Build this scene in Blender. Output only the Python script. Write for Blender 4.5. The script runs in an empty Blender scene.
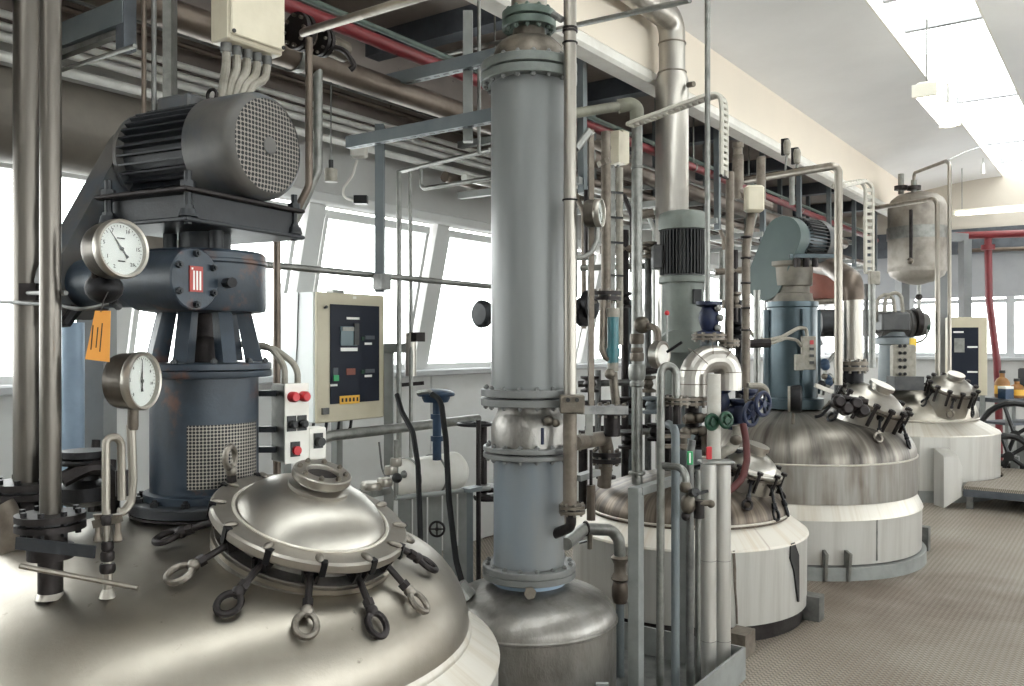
import bpy, math, random
from mathutils import Matrix, Vector
random.seed(7)
PI = math.pi
sc = bpy.context.scene
COL = sc.collection
# ------------------------------------------------------------------ camera
TH = math.radians(35.5)           # angle between the view axis and the hall's long axis (+X)
FPX, CXP, CYP, CAMZ = 870.0, 512.0, 343.0, 1.6
cd = bpy.data.cameras.new('camera'); cam = bpy.data.objects.new('camera', cd); COL.objects.link(cam)
cd.sensor_width = 36; cd.lens = 36 * FPX / 1024; cd.clip_start = .05; cd.clip_end = 200
cam.location = (0, 0, CAMZ); cam.rotation_euler = (PI/2, 0, TH - PI/2)
sc.camera = cam
# ------------------------------------------------------------------ sky, exposure
w = bpy.data.worlds.new('sky'); sc.world = w; w.use_nodes = True
bg = w.node_tree.nodes['Background']
bg.inputs[0].default_value = (1.0, .985, .965, 1); bg.inputs[1].default_value = 6.0
sc.view_settings.view_transform = 'Standard'; sc.view_settings.look = 'None'
sc.view_settings.gamma = 1; sc.view_settings.use_curve_mapping = False
sc.view_settings.exposure = 0.42
# ------------------------------------------------------------------ helpers
CT, ST = math.cos(TH), math.sin(TH)
def V(*a): return Vector(a)
def P(px, py, d):
    "world point seen at photo pixel px,py at depth d metres"
    r = (px - CXP) / FPX * d
    return Vector((r*ST + d*CT, -r*CT + d*ST, CAMZ + (CYP - py) / FPX * d))
def PYW(px, py, Y):
    "world point on the pixel's ray where world Y = Y"
    k = (px - CXP) / FPX
    return P(px, py, Y / (ST - k*CT))
def PXW(px, py, X):
    k = (px - CXP) / FPX
    return P(px, py, X / (CT + k*ST))
def PZ(px, d, z):
    p = P(px, 0, d); p.z = z; return p
def zof(py, d): return CAMZ + (CYP - py) / FPX * d
def pxm(n, d): return n * d / FPX
def frame(o, x=None, z=None):
    "matrix with origin o; z axis given (default up), x axis as near as possible"
    zz = Vector(z if z is not None else (0, 0, 1)).normalized()
    xx = Vector(x if x is not None else (1, 0, 0))
    if abs(xx.normalized().dot(zz)) > .98: xx = Vector((0, 1, 0)) if abs(zz.y) < .9 else Vector((0, 0, 1))
    yy = zz.cross(xx).normalized(); xx = yy.cross(zz).normalized()
    m = Matrix.Identity(4)
    for i, v in enumerate((xx, yy, zz)):
        for j in range(3): m[j][i] = v[j]
    for j in range(3): m[j][3] = o[j]
    return m
WL = {}
def fillet(pts, R, n=6):
    pts = [Vector(p) for p in pts]
    if R <= 0 or len(pts) < 3: return pts
    out = [pts[0]]
    for i in range(1, len(pts)-1):
        a, b, c = pts[i-1], pts[i], pts[i+1]
        u = (a-b); v = (c-b); lu, lv = u.length, v.length
        if lu < 1e-6 or lv < 1e-6: continue
        u /= lu; v /= lv
        ang = math.acos(max(-1, min(1, u.dot(v))))
        if ang > 3.0: out.append(b); continue
        t = min(R / math.tan(ang/2), lu*.49, lv*.49)
        p0, p1 = b + u*t, b + v*t
        for k in range(n+1):
            s = k / n
            # quadratic-ish arc
            q = (1-s)**2*p0 + 2*s*(1-s)*(b*.72 + (p0+p1)*.14) + s*s*p1
            out.append(q)
    out.append(pts[-1])
    return out
class MB:
    def __init__(s, M=None): s.v = []; s.f = []; s.M = M.copy() if M is not None else None
    def add(s, vs, fs):
        o = len(s.v)
        if s.M is not None: vs = [s.M @ Vector(p) for p in vs]
        s.v += [tuple(p) for p in vs]; s.f += [tuple(i+o for i in f) for f in fs]
        return s
    def box(s, c, size, m=None, bev=0):
        x, y, z = size[0]/2, size[1]/2, size[2]/2
        if bev <= 0:
            vs = [(a*x, b*y, e*z) for a in (-1, 1) for b in (-1, 1) for e in (-1, 1)]
            fs = [(0,1,3,2),(4,6,7,5),(0,4,5,1),(2,3,7,6),(0,2,6,4),(1,5,7,3)]
        else:
            b_ = min(bev, x*.9, y*.9, z*.9)
            # octagon-section box: bevel the four edges along z and the top/bottom rims
            pr = [(x-b_, -y), (x, -y+b_), (x, y-b_), (x-b_, y), (-x+b_, y), (-x, y-b_), (-x, -y+b_), (-x+b_, -y)]
            kx, ky = (x-b_)/x, (y-b_)/y
            lev = [(-z, kx, ky), (-z+b_, 1, 1), (z-b_, 1, 1), (z, kx, ky)]
            vs = [(px*a, py*b, zz) for zz, a, b in lev for px, py in pr]
            fs = [tuple(range(7, -1, -1)), tuple(range(24, 32))]
            for k in range(3):
                for i in range(8):
                    j = (i+1) % 8; fs.append((k*8+i, k*8+j, k*8+8+j, k*8+8+i))
        c = Vector(c)
        vs = [((m @ Vector(p)) if m is not None else Vector(p)) + c for p in vs]
        return s.add(vs, fs)
    def bar(s, p0, p1, w, h, up=(0, 0, 1), bev=0):
        p0, p1 = Vector(p0), Vector(p1); d = p1 - p0; L = d.length; d /= L
        u = Vector(up)
        if abs(d.dot(u)) > .98: u = Vector((0, 1, 0))
        x = u.cross(d).normalized(); y = d.cross(x)
        m = Matrix((x, y, d)).transposed()
        return s.box((p0+p1)/2, (w, h, L), m, bev)
    def cyl(s, p0, p1, r, r1=None, seg=16, cap=True):
        p0, p1 = Vector(p0), Vector(p1)
        F = frame(p0, z=p1-p0); L = (p1-p0).length
        return s.lathe([(r, 0), (r if r1 is None else r1, L)], F, seg, cap)
    def lathe(s, prof, F=None, seg=32, cap=True, a0=0, a1=2*PI):
        F = F if F is not None else Matrix.Identity(4)
        full = abs(a1-a0-2*PI) < 1e-6
        n = seg if full else seg+1
        vs, fs = [], []
        for r, z in prof:
            for i in range(n):
                a = a0 + (a1-a0)*i/seg
                vs.append(F @ Vector((max(r, 1e-5)*math.cos(a), max(r, 1e-5)*math.sin(a), z)))
        for k in range(len(prof)-1):
            for i in range(seg):
                j = (i+1) % n
                fs.append((k*n+i, k*n+j, k*n+n+j, k*n+n+i))
        if cap and full:
            fs.append(tuple(range(n-1, -1, -1))); fs.append(tuple(range((len(prof)-1)*n, len(prof)*n)))
        return s.add(vs, fs)
    def tube(s, pts, r, seg=10, bend=0, closed=False, n=6, cap=True):
        pts = fillet(pts, bend, n) if bend else [Vector(p) for p in pts]
        N = len(pts)
        tang = []
        for i in range(N):
            a = pts[(i-1) % N] if (closed or i > 0) else pts[i]
            b = pts[(i+1) % N] if (closed or i < N-1) else pts[i]
            t = b - a
            tang.append(t.normalized() if t.length > 1e-9 else Vector((0, 0, 1)))
        u = Vector((0, 0, 1)) if abs(tang[0].z) < .9 else Vector((1, 0, 0))
        vs, fs = [], []
        rr = r if callable(r) else (lambda i: r)
        for i in range(N):
            t = tang[i]; u = (u - t*u.dot(t))
            if u.length < 1e-6: u = t.orthogonal()
            u.normalize(); w_ = t.cross(u)
            for k in range(seg):
                a = 2*PI*k/seg
                vs.append(pts[i] + (u*math.cos(a) + w_*math.sin(a))*rr(i))
        M_ = N if closed else N-1
        for i in range(M_):
            i2 = (i+1) % N
            for k in range(seg):
                k2 = (k+1) % seg
                fs.append((i*seg+k, i*seg+k2, i2*seg+k2, i2*seg+k))
        if cap and not closed:
            fs.append(tuple(range(seg-1, -1, -1))); fs.append(tuple(range((N-1)*seg, N*seg)))
        return s.add(vs, fs)
    def torus(s, c, axis, R, r, seg=24, ring=8, sx=1, sy=1, x=None):
        F = frame(c, x=x, z=axis)
        pts = [F @ Vector((R*sx*math.cos(2*PI*i/seg), R*sy*math.sin(2*PI*i/seg), 0)) for i in range(seg)]
        return s.tube(pts, r, ring, closed=True)
    def prism(s, poly, F, h):
        n = len(poly)
        vs = [F @ Vector((a, b, 0)) for a, b in poly] + [F @ Vector((a, b, h)) for a, b in poly]
        fs = [tuple(range(n-1, -1, -1)), tuple(range(n, 2*n))] + [(i, (i+1) % n, n+(i+1) % n, n+i) for i in range(n)]
        return s.add(vs, fs)
    def ball(s, c, rx, ry=None, rz=None, m=None, seg=14, ring=8):
        ry = ry or rx; rz = rz or rx
        vs, fs = [], []
        for j in range(ring+1):
            ph = -PI/2 + PI*j/ring
            for i in range(seg):
                a = 2*PI*i/seg
                p = Vector((rx*math.cos(ph)*math.cos(a), ry*math.cos(ph)*math.sin(a), rz*math.sin(ph)))
                vs.append(((m @ p) if m is not None else p) + Vector(c))
        for j in range(ring):
            for i in range(seg):
                fs.append((j*seg+i, j*seg+(i+1) % seg, j*seg+seg+(i+1) % seg, j*seg+seg+i))
        return s.add(vs, fs)
    def mesh(s, name, mat, off=None, smooth=35):
        me = bpy.data.meshes.new(name)
        off = Vector(off) if off is not None else Vector((0, 0, 0))
        me.from_pydata([Vector(p)-off for p in s.v], [], s.f)
        if smooth:
            me.polygons.foreach_set('use_smooth', [True]*len(me.polygons))
            me.set_sharp_from_angle(angle=math.radians(smooth))
        me.materials.append(M[mat] if isinstance(mat, str) else mat)
        me.update()
        return me
    def build(s, name, mat, parent=None, label=None, cat=None, group=None, kind=None, smooth=35):
        if parent is not None: off = WL[parent.name]
        else:
            xs, ys, zs = zip(*s.v)
            off = Vector(((min(xs)+max(xs))/2, (min(ys)+max(ys))/2, min(zs)))
        o = bpy.data.objects.new(name, s.mesh(name, mat, off, smooth)); COL.objects.link(o)
        WL[o.name] = off
        if parent is not None: o.parent = parent
        else: o.location = off
        return tag(o, label, cat, group, kind)
def tag(o, label=None, cat=None, group=None, kind=None):
    for k, v in (('label', label), ('category', cat), ('group', group), ('kind', kind)):
        if v: o[k] = v
    return o
def T(name, label, cat, loc, group=None):
    o = bpy.data.objects.new(name, None); COL.objects.link(o); o.location = loc; o.empty_display_size = .05
    WL[o.name] = Vector(loc)
    return tag(o, label, cat, group)
def inst(name, me, parent, Mx, label=None):
    o = bpy.data.objects.new(name, me); COL.objects.link(o); o.parent = parent
    o.matrix_basis = Matrix.Translation(-WL[parent.name]) @ Mx
    WL[o.name] = WL[parent.name]
    if label: o['label'] = label
    return o
HEX = {}
def hexmesh(r, h, mat):
    k = (round(r, 4), round(h, 4), mat)
    if k not in HEX:
        b = MB(); b.cyl((0,0,0), (0,0,h), r, seg=6); b.cyl((0,0,h), (0,0,h*1.5), r*.55, seg=6)
        HEX[k] = b.mesh('bolt', mat, smooth=0)
    return HEX[k]
def bolts(parent, F, R, n, r, h, mat, a0=0, both=None, name='bolt'):
    "n single bolts on a circle of radius R in frame F; both = distance to a mirrored set below"
    me = hexmesh(r, h, mat)
    for i in range(n):
        a = a0 + 2*PI*i/n
        inst(name, me, parent, F @ Matrix.Translation((R*math.cos(a), R*math.sin(a), 0)))
        if both is not None:
            inst(name, me, parent, F @ Matrix.Translation((R*math.cos(a), R*math.sin(a), -both)) @ Matrix.Rotation(PI, 4, 'X'))
def boltstuff(parent, F, R, n, r, h, mat, a0=0, both=None):
    "bolts too small to tell apart, one part"
    b = MB()
    for i in range(n):
        a = a0 + 2*PI*i/n; x, y = R*math.cos(a), R*math.sin(a)
        lo = -(both or 0) - (h if both is not None else 0)
        b.cyl(F @ Vector((x, y, lo)), F @ Vector((x, y, h)), r, seg=6)
    return b.build('flange_bolts', mat, parent, kind='stuff', smooth=0)
# ------------------------------------------------------------------ materials
M = {}
def lin(c):
    c = [x/255 for x in c]
    return tuple(x/12.92 if x <= .04045 else ((x+.055)/1.055)**2.4 for x in c) + (1,)
def mat(name, col, rough=.5, metal=0, col2=None, scale=6, lo=.45, hi=.7, bump=0, bscale=80, stretch=(1,1,1), rvar=0,
        emit=0, radial=None, col3=None, scale3=3, lo3=.55, hi3=.75, spec=.5, aniso=0):
    m = bpy.data.materials.new(name); m.use_nodes = True; M[name] = m
    nt = m.node_tree; N = nt.nodes; L = nt.links
    b = N['Principled BSDF']
    b.inputs['Roughness'].default_value = rough; b.inputs['Metallic'].default_value = metal
    b.inputs['Base Color'].default_value = lin(col); b.inputs['Specular IOR Level'].default_value = spec
    if emit:
        b.inputs['Emission Color'].default_value = lin(col); b.inputs['Emission Strength'].default_value = emit
    tc = N.new('ShaderNodeTexCoord'); vec = tc.outputs['Object']
    if radial:
        # coordinates (angle round the vertical axis, distance down the slope) so that stains run downhill
        sp = N.new('ShaderNodeSeparateXYZ'); L.new(vec, sp.inputs[0])
        at = N.new('ShaderNodeMath'); at.operation = 'ARCTAN2'; L.new(sp.outputs['Y'], at.inputs[0]); L.new(sp.outputs['X'], at.inputs[1])
        co = N.new('ShaderNodeCombineXYZ')
        ma = N.new('ShaderNodeMath'); ma.operation = 'MULTIPLY'; L.new(at.outputs[0], ma.inputs[0]); ma.inputs[1].default_value = radial
        L.new(ma.outputs[0], co.inputs['X']); L.new(sp.outputs['Z'], co.inputs['Z'])
        vec = co.outputs[0]
    mp = N.new('ShaderNodeMapping'); mp.inputs['Scale'].default_value = stretch; L.new(vec, mp.inputs[0])
    cur = None
    def noise(scale, detail=5):
        n = N.new('ShaderNodeTexNoise'); n.inputs['Scale'].default_value = scale; n.inputs['Detail'].default_value = detail
        n.inputs['Roughness'].default_value = .62
        L.new(mp.outputs[0], n.inputs['Vector']); return n
    def ramp(n, lo, hi):
        r = N.new('ShaderNodeMapRange'); r.inputs[1].default_value = lo; r.inputs[2].default_value = hi
        L.new(n.outputs[0], r.inputs[0]); return r
    if col2 is not None:
        n1 = noise(scale); r1 = ramp(n1, lo, hi)
        mx = N.new('ShaderNodeMix'); mx.data_type = 'RGBA'; L.new(r1.outputs[0], mx.inputs[0])
        mx.inputs[6].default_value = lin(col); mx.inputs[7].default_value = lin(col2)
        cur = mx.outputs[2]
        if col3 is not None:
            n3 = noise(scale3, 8); r3 = ramp(n3, lo3, hi3)
            m3 = N.new('ShaderNodeMix'); m3.data_type = 'RGBA'; L.new(r3.outputs[0], m3.inputs[0])
            L.new(cur, m3.inputs[6]); m3.inputs[7].default_value = lin(col3); cur = m3.outputs[2]
            if metal:
                mm = N.new('ShaderNodeMath'); mm.operation = 'MULTIPLY_ADD'; L.new(r3.outputs[0], mm.inputs[0])
                mm.inputs[1].default_value = -.6*metal; mm.inputs[2].default_value = metal; L.new(mm.outputs[0], b.inputs['Metallic'])
        L.new(cur, b.inputs['Base Color'])
        if rvar:
            ra = N.new('ShaderNodeMath'); ra.operation = 'MULTIPLY_ADD'; L.new(n1.outputs[0], ra.inputs[0])
            ra.inputs[1].default_value = rvar*2; ra.inputs[2].default_value = rough - rvar; L.new(ra.outputs[0], b.inputs['Roughness'])
    if bump:
        nb = noise(bscale, 3); bp = N.new('ShaderNodeBump'); bp.inputs['Strength'].default_value = bump; bp.inputs['Distance'].default_value = .01
        L.new(nb.outputs[0], bp.inputs['Height']); L.new(bp.outputs[0], b.inputs['Normal'])
    if aniso: b.inputs['Anisotropic'].default_value = aniso
    return m
# metals
mat('dome_steel', (164,158,148), .38, 1, (142,135,125), 2.2, .4, .75, .06, 140, (1,1,1), .14, col3=(104,98,90), scale3=26, lo3=.66, hi3=.74)
mat('lid_steel', (176,172,165), .36, 1, (152,147,138), 3, .4, .75, .05, 120, (1,1,1), .08)
mat('clad_white', (188,186,181), .42, .45, (172,168,162), 1.8, .45, .7, .1, 14, (1,1,.35), .06, radial=5, col3=(140,126,108), scale3=1.3, lo3=.66, hi3=.9)
mat('clad_cone', (200,195,186), .42, .4, (184,174,158), 3, .45, .75, .05, 50, (1,1,.3), .05, radial=7, col3=(150,116,76), scale3=1.3, lo3=.62, hi3=.85)
mat('cone_rusty', (206,200,190), .5, .2, (192,176,154), 2.5, .5, .8, .05, 50, (1,1,.3), .05, radial=5, col3=(112,76,50), scale3=2.2, lo3=.6, hi3=.8)
mat('vessel_steel', (150,147,143), .4, .9, (116,112,107), 5, .42, .7, .3, 45, (1,1,.5), .1, col3=(74,68,64), scale3=9, lo3=.58, hi3=.8)
mat('head_steel', (152,146,138), .55, .45, (122,114,106), 4, .42, .7, .1, 40, (1,1,1), .08, col3=(96,88,82), scale3=3, lo3=.55, hi3=.75)
mat('exhaust_steel', (188,184,178), .33, .8, (166,161,154), 5, .4, .7, .03, 90, (2,2,.15), .06)
mat('tray_pale', (188,184,174), .5, .2, (168,164,154), 8, .4, .7)
mat('foil', (206,204,200), .34, .7, (188,185,180), 4, .4, .7, .05, 60, (2,2,.15), .06)
mat('bright_conduit', (230,230,226), .3, .15, (206,206,202), 8, .4, .7)
mat('riser_steel', (112,107,101), .34, .9, (84,79,74), 5, .4, .7, .04, 80, (2,2,.15), .08)
mat('duct_grey', (116,110,102), .6, .3, (96,90,83), 3, .4, .7, .1, 20, (1,1,1), 0, col3=(70,64,60), scale3=5, lo3=.6, hi3=.8)
mat('flange_pale', (108,113,109), .45, .1, (90,94,91), 12, .4, .7, .08, 60)
mat('olive_pipe', (124,123,110), .5, .3, (102,100,90), 9, .4, .7, .1, 60)
mat('sleeve_pale', (192,189,182), .5, .1, (172,166,156), 6, .4, .7)
mat('post_grey', (116,118,119), .6, 0, (104,106,107), 4, .4, .7)
mat('band_grey', (150,152,155), .7, 0, (140,142,145), 2, .4, .7)
mat('gear_beige', (118,112,102), .5, .2, (92,88,80), 8, .4, .7, .1, 50)
mat('clean_steel', (180,175,167), .38, .95, (156,150,142), 4, .4, .7, .04, 90, (1,1,.2), .07)
mat('pipe_steel', (156,150,141), .42, .9, (122,114,105), 7, .45, .75, .05, 90, (1,1,.25), .08)
mat('tall_steel', (166,161,153), .38, .95, (140,134,126), 5, .4, .7, .03, 90, (2,2,.15), .06)
mat('galv', (144,144,140), .44, .8, (116,116,113), 14, .4, .7, .05, 60)
mat('galv_dark', (120,120,118), .5, .7, (92,92,92), 14, .4, .7, .05, 60)
mat('brown_pipe', (112,101,92), .45, .7, (86,76,68), 5, .4, .7, .06, 50, (1,1,1), .08)
mat('rust_pipe', (124,115,105), .52, .5, (94,85,76), 9, .4, .65, .15, 70)
mat('dark_iron', (58,54,54), .5, .8, (40,36,36), 14, .4, .7, .12, 90)
mat('black_iron', (34,33,36), .45, .6, (24,23,24), 14, .4, .7, .12, 90)
mat('bolt_steel', (140,134,126), .42, .9, (94,88,80), 20, .4, .7)
mat('cast', (116,109,100), .5, .8, (84,77,69), 12, .4, .7, .15, 70)
# paints
mat('column_paint', (116,118,118), .33, 0, (108,111,111), 3, .4, .7, .03, 60, (1,1,.3), .05)
mat('column_paint_low', (108,116,124), .42, 0, (118,119,119), 2, .4, .6, .04, 60, (1,1,.4), .05, col3=(96,98,98), scale3=6, lo3=.58, hi3=.75)
mat('flange_grey', (112,113,112), .45, .1, (100,101,100), 12, .4, .7, .08, 60)
mat('flange_green', (84,98,90), .45, .1, (66,76,70), 12, .4, .7, .08, 60)
mat('machine_blue', (44,55,67), .4, .05, (32,39,47), 5, .42, .7, .1, 50, (1,1,1), .08, col3=(84,58,48), scale3=9, lo3=.58, hi3=.68)
mat('machine_dark', (36,39,44), .48, .05, (24,25,28), 6, .42, .7, .1, 50, (1,1,1), .08)
mat('motor_grey', (90,87,84), .5, .1, (68,68,68), 5, .42, .7, .08, 50, col3=(70,84,98), scale3=2.5, lo3=.5, hi3=.7)
mat('drive_teal', (66,78,84), .42, .1, (70,84,90), 4, .4, .7, .06, 50)
mat('guard_green', (78,92,90), .5, 0, (70,83,82), 3, .4, .7, .03, 50)
mat('motor_green', (118,124,118), .5, 0, (102,107,102), 6, .4, .7, .05, 50)
mat('fin_dark', (66,66,66), .5, .2, (46,46,48), 9, .4, .7, .05, 50)
mat('pump_teal', (64,79,86), .3, .35, (50,62,68), 3, .4, .7, .05, 40)
mat('frame_grey', (140,142,140), .5, .1, (122,124,122), 7, .4, .7, .04, 60)
mat('frame_blue', (112,118,120), .5, .15, (98,106,112), 6, .4, .7, .04, 60)
mat('pale_blue', (140,160,180), .4, .1, (122,140,160), 4, .4, .7)
mat('cabinet_cream', (196,188,166), .45, 0, (186,177,154), 4, .4, .7)
mat('box_cream', (204,196,176), .45, 0, (190,181,160), 5, .4, .7, .03, 60)
mat('cabinet_white', (226,230,230), .4)
mat('white_paint', (226,224,218), .5, 0, (212,208,200), 5, .4, .7)
mat('wall_paint', (204,205,204), .75, 0, (192,192,190), 1.6, .4, .7, .06, 30)
mat('wall_grey', (186,186,184), .8, 0, (172,171,168), 1.6, .4, .7, .06, 30)  # pale grey wall colour, a tone darker than the panels
mat('far_grey', (176,178,180), .7, 0, (164,166,168), 2, .4, .7)
mat('ceiling_paint', (233,233,234), .85, 0, (224,224,225), .8, .4, .7, .04, 12)
mat('end_wall', (196,189,178), .85, 0, (186,179,168), 1.2, .4, .7, .05, 20)
mat('beam_paint', (230,219,204), .8, 0, (224,214,200), .8, .4, .7, .05, 20)
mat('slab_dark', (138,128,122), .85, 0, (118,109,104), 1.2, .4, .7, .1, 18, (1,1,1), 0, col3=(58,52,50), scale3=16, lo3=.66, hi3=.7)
mat('steel_dark', (88,93,100), .55, .2, (68,71,76), 5, .4, .7)
mat('black', (22,22,24), .4)
mat('rubber', (18,18,19), .6, spec=.2)
mat('navy', (18,24,38), .45, spec=.25)
mat('screen', (92,110,116), .2)
mat('red_paint', (112,34,40), .45, 0, (98,30,34), 6, .4, .7)
mat('red_bright', (186,40,48), .35)
mat('red_plate', (160,62,56), .5)
mat('red_hose', (78,27,25), .6, 0, (76,27,26), 9, .4, .7)
mat('green', (17,64,42), .4, 0, (12,46,31), 14, .4, .7)
mat('green_lamp', (40,150,90), .4)
mat('blue_valve', (23,34,66), .42, .1, (16,24,46), 10, .4, .7, .08, 60)
mat('blue_petrol', (26,54,82), .45, .1, (20,40,62), 10, .4, .7)
mat('teal_glass', (46,108,116), .35, 0, (36,88,96), 10, .4, .7)
mat('orange_paper', (226,156,72), .7, 0, (216,146,64), 5, .4, .7)
mat('yellow', (226,190,60), .5)
mat('yellow_label', (228,176,66), .5)
mat('ink', (40,38,36), .7)
mat('print_white', (232,232,228), .6)
mat('dial', (226,226,222), .5)
mat('hose_grey', (148,143,133), .55, .1, (122,117,107), 20, .4, .7)
mat('brown_bottle', (150,104,52), .4, 0, (120,80,40), 8, .4, .7)
mat('red_brown', (120,70,58), .6, 0, (100,58,48), 6, .4, .7)
mat('lamp_white', (255,250,236), .4, emit=4)
mat('lamp_body', (222,218,204), .5)
def stainmat(name, base, base2, stain, lo, hi, rough, metal):
    "weathered steel head: run-off streaks radiating down the slope, broken up by large patches"
    m = bpy.data.materials.new(name); m.use_nodes = True; M[name] = m
    nt = m.node_tree; N = nt.nodes; L = nt.links; b = N['Principled BSDF']
    tc = N.new('ShaderNodeTexCoord'); sp = N.new('ShaderNodeSeparateXYZ'); L.new(tc.outputs['Object'], sp.inputs[0])
    at = N.new('ShaderNodeMath'); at.operation = 'ARCTAN2'; L.new(sp.outputs['Y'], at.inputs[0]); L.new(sp.outputs['X'], at.inputs[1])
    def coord(k, kz):
        a = N.new('ShaderNodeMath'); a.operation = 'MULTIPLY'; L.new(at.outputs[0], a.inputs[0]); a.inputs[1].default_value = k
        z = N.new('ShaderNodeMath'); z.operation = 'MULTIPLY'; L.new(sp.outputs['Z'], z.inputs[0]); z.inputs[1].default_value = kz
        c = N.new('ShaderNodeCombineXYZ'); L.new(a.outputs[0], c.inputs['X']); L.new(z.outputs[0], c.inputs['Z']); return c.outputs[0]
    def noise(v, scale, lo, hi, det=6):
        n = N.new('ShaderNodeTexNoise'); n.inputs['Scale'].default_value = scale; n.inputs['Detail'].default_value = det; L.new(v, n.inputs['Vector'])
        r = N.new('ShaderNodeMapRange'); r.inputs[1].default_value = lo; r.inputs[2].default_value = hi; L.new(n.outputs[0], r.inputs[0]); return r.outputs[0]
    fine = noise(coord(16, 1.2), 2.2, .35, .75); broad = noise(coord(5, 1.0), 1.6, .45, .66, 7); patch = noise(tc.outputs['Object'], 2.2, lo, hi, 3)
    mu = N.new('ShaderNodeMath'); mu.operation = 'MULTIPLY'; L.new(broad, mu.inputs[0]); L.new(patch, mu.inputs[1])
    m1 = N.new('ShaderNodeMix'); m1.data_type = 'RGBA'; L.new(fine, m1.inputs[0]); m1.inputs[6].default_value = lin(base); m1.inputs[7].default_value = lin(base2)
    m2 = N.new('ShaderNodeMix'); m2.data_type = 'RGBA'; L.new(mu.outputs[0], m2.inputs[0]); L.new(m1.outputs[2], m2.inputs[6]); m2.inputs[7].default_value = lin(stain)
    L.new(m2.outputs[2], b.inputs['Base Color'])
    mm = N.new('ShaderNodeMath'); mm.operation = 'MULTIPLY_ADD'; L.new(mu.outputs[0], mm.inputs[0]); mm.inputs[1].default_value = -.7*metal; mm.inputs[2].default_value = metal; L.new(mm.outputs[0], b.inputs['Metallic'])
    b.inputs['Roughness'].default_value = rough
stainmat('stain_steel', (144,139,131), (116,109,101), (46,37,31), .28, .48, .42, .8)
stainmat('stain_rust', (122,112,101), (90,77,66), (40,29,23), .2, .38, .45, .7)
stainmat('stain_band', (158,155,150), (140,135,129), (96,82,70), .42, .7, .42, .75)
# glass: clear with a faint reflection
def glassmat(name, tint, gl):
    m = bpy.data.materials.new(name); m.use_nodes = True; M[name] = m
    nt = m.node_tree; N = nt.nodes; L = nt.links; N.clear()
    o = N.new('ShaderNodeOutputMaterial'); mx = N.new('ShaderNodeMixShader'); t = N.new('ShaderNodeBsdfTransparent'); g = N.new('ShaderNodeBsdfGlossy')
    t.inputs[0].default_value = tint; g.inputs['Roughness'].default_value = .05; mx.inputs[0].default_value = gl
    L.new(t.outputs[0], mx.inputs[1]); L.new(g.outputs[0], mx.inputs[2]); L.new(mx.outputs[0], o.inputs[0])
glassmat('pane', (.95, .98, .98, 1), .06)
glassmat('gauge_glass', (.97, .98, .98, 1), .05)
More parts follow.
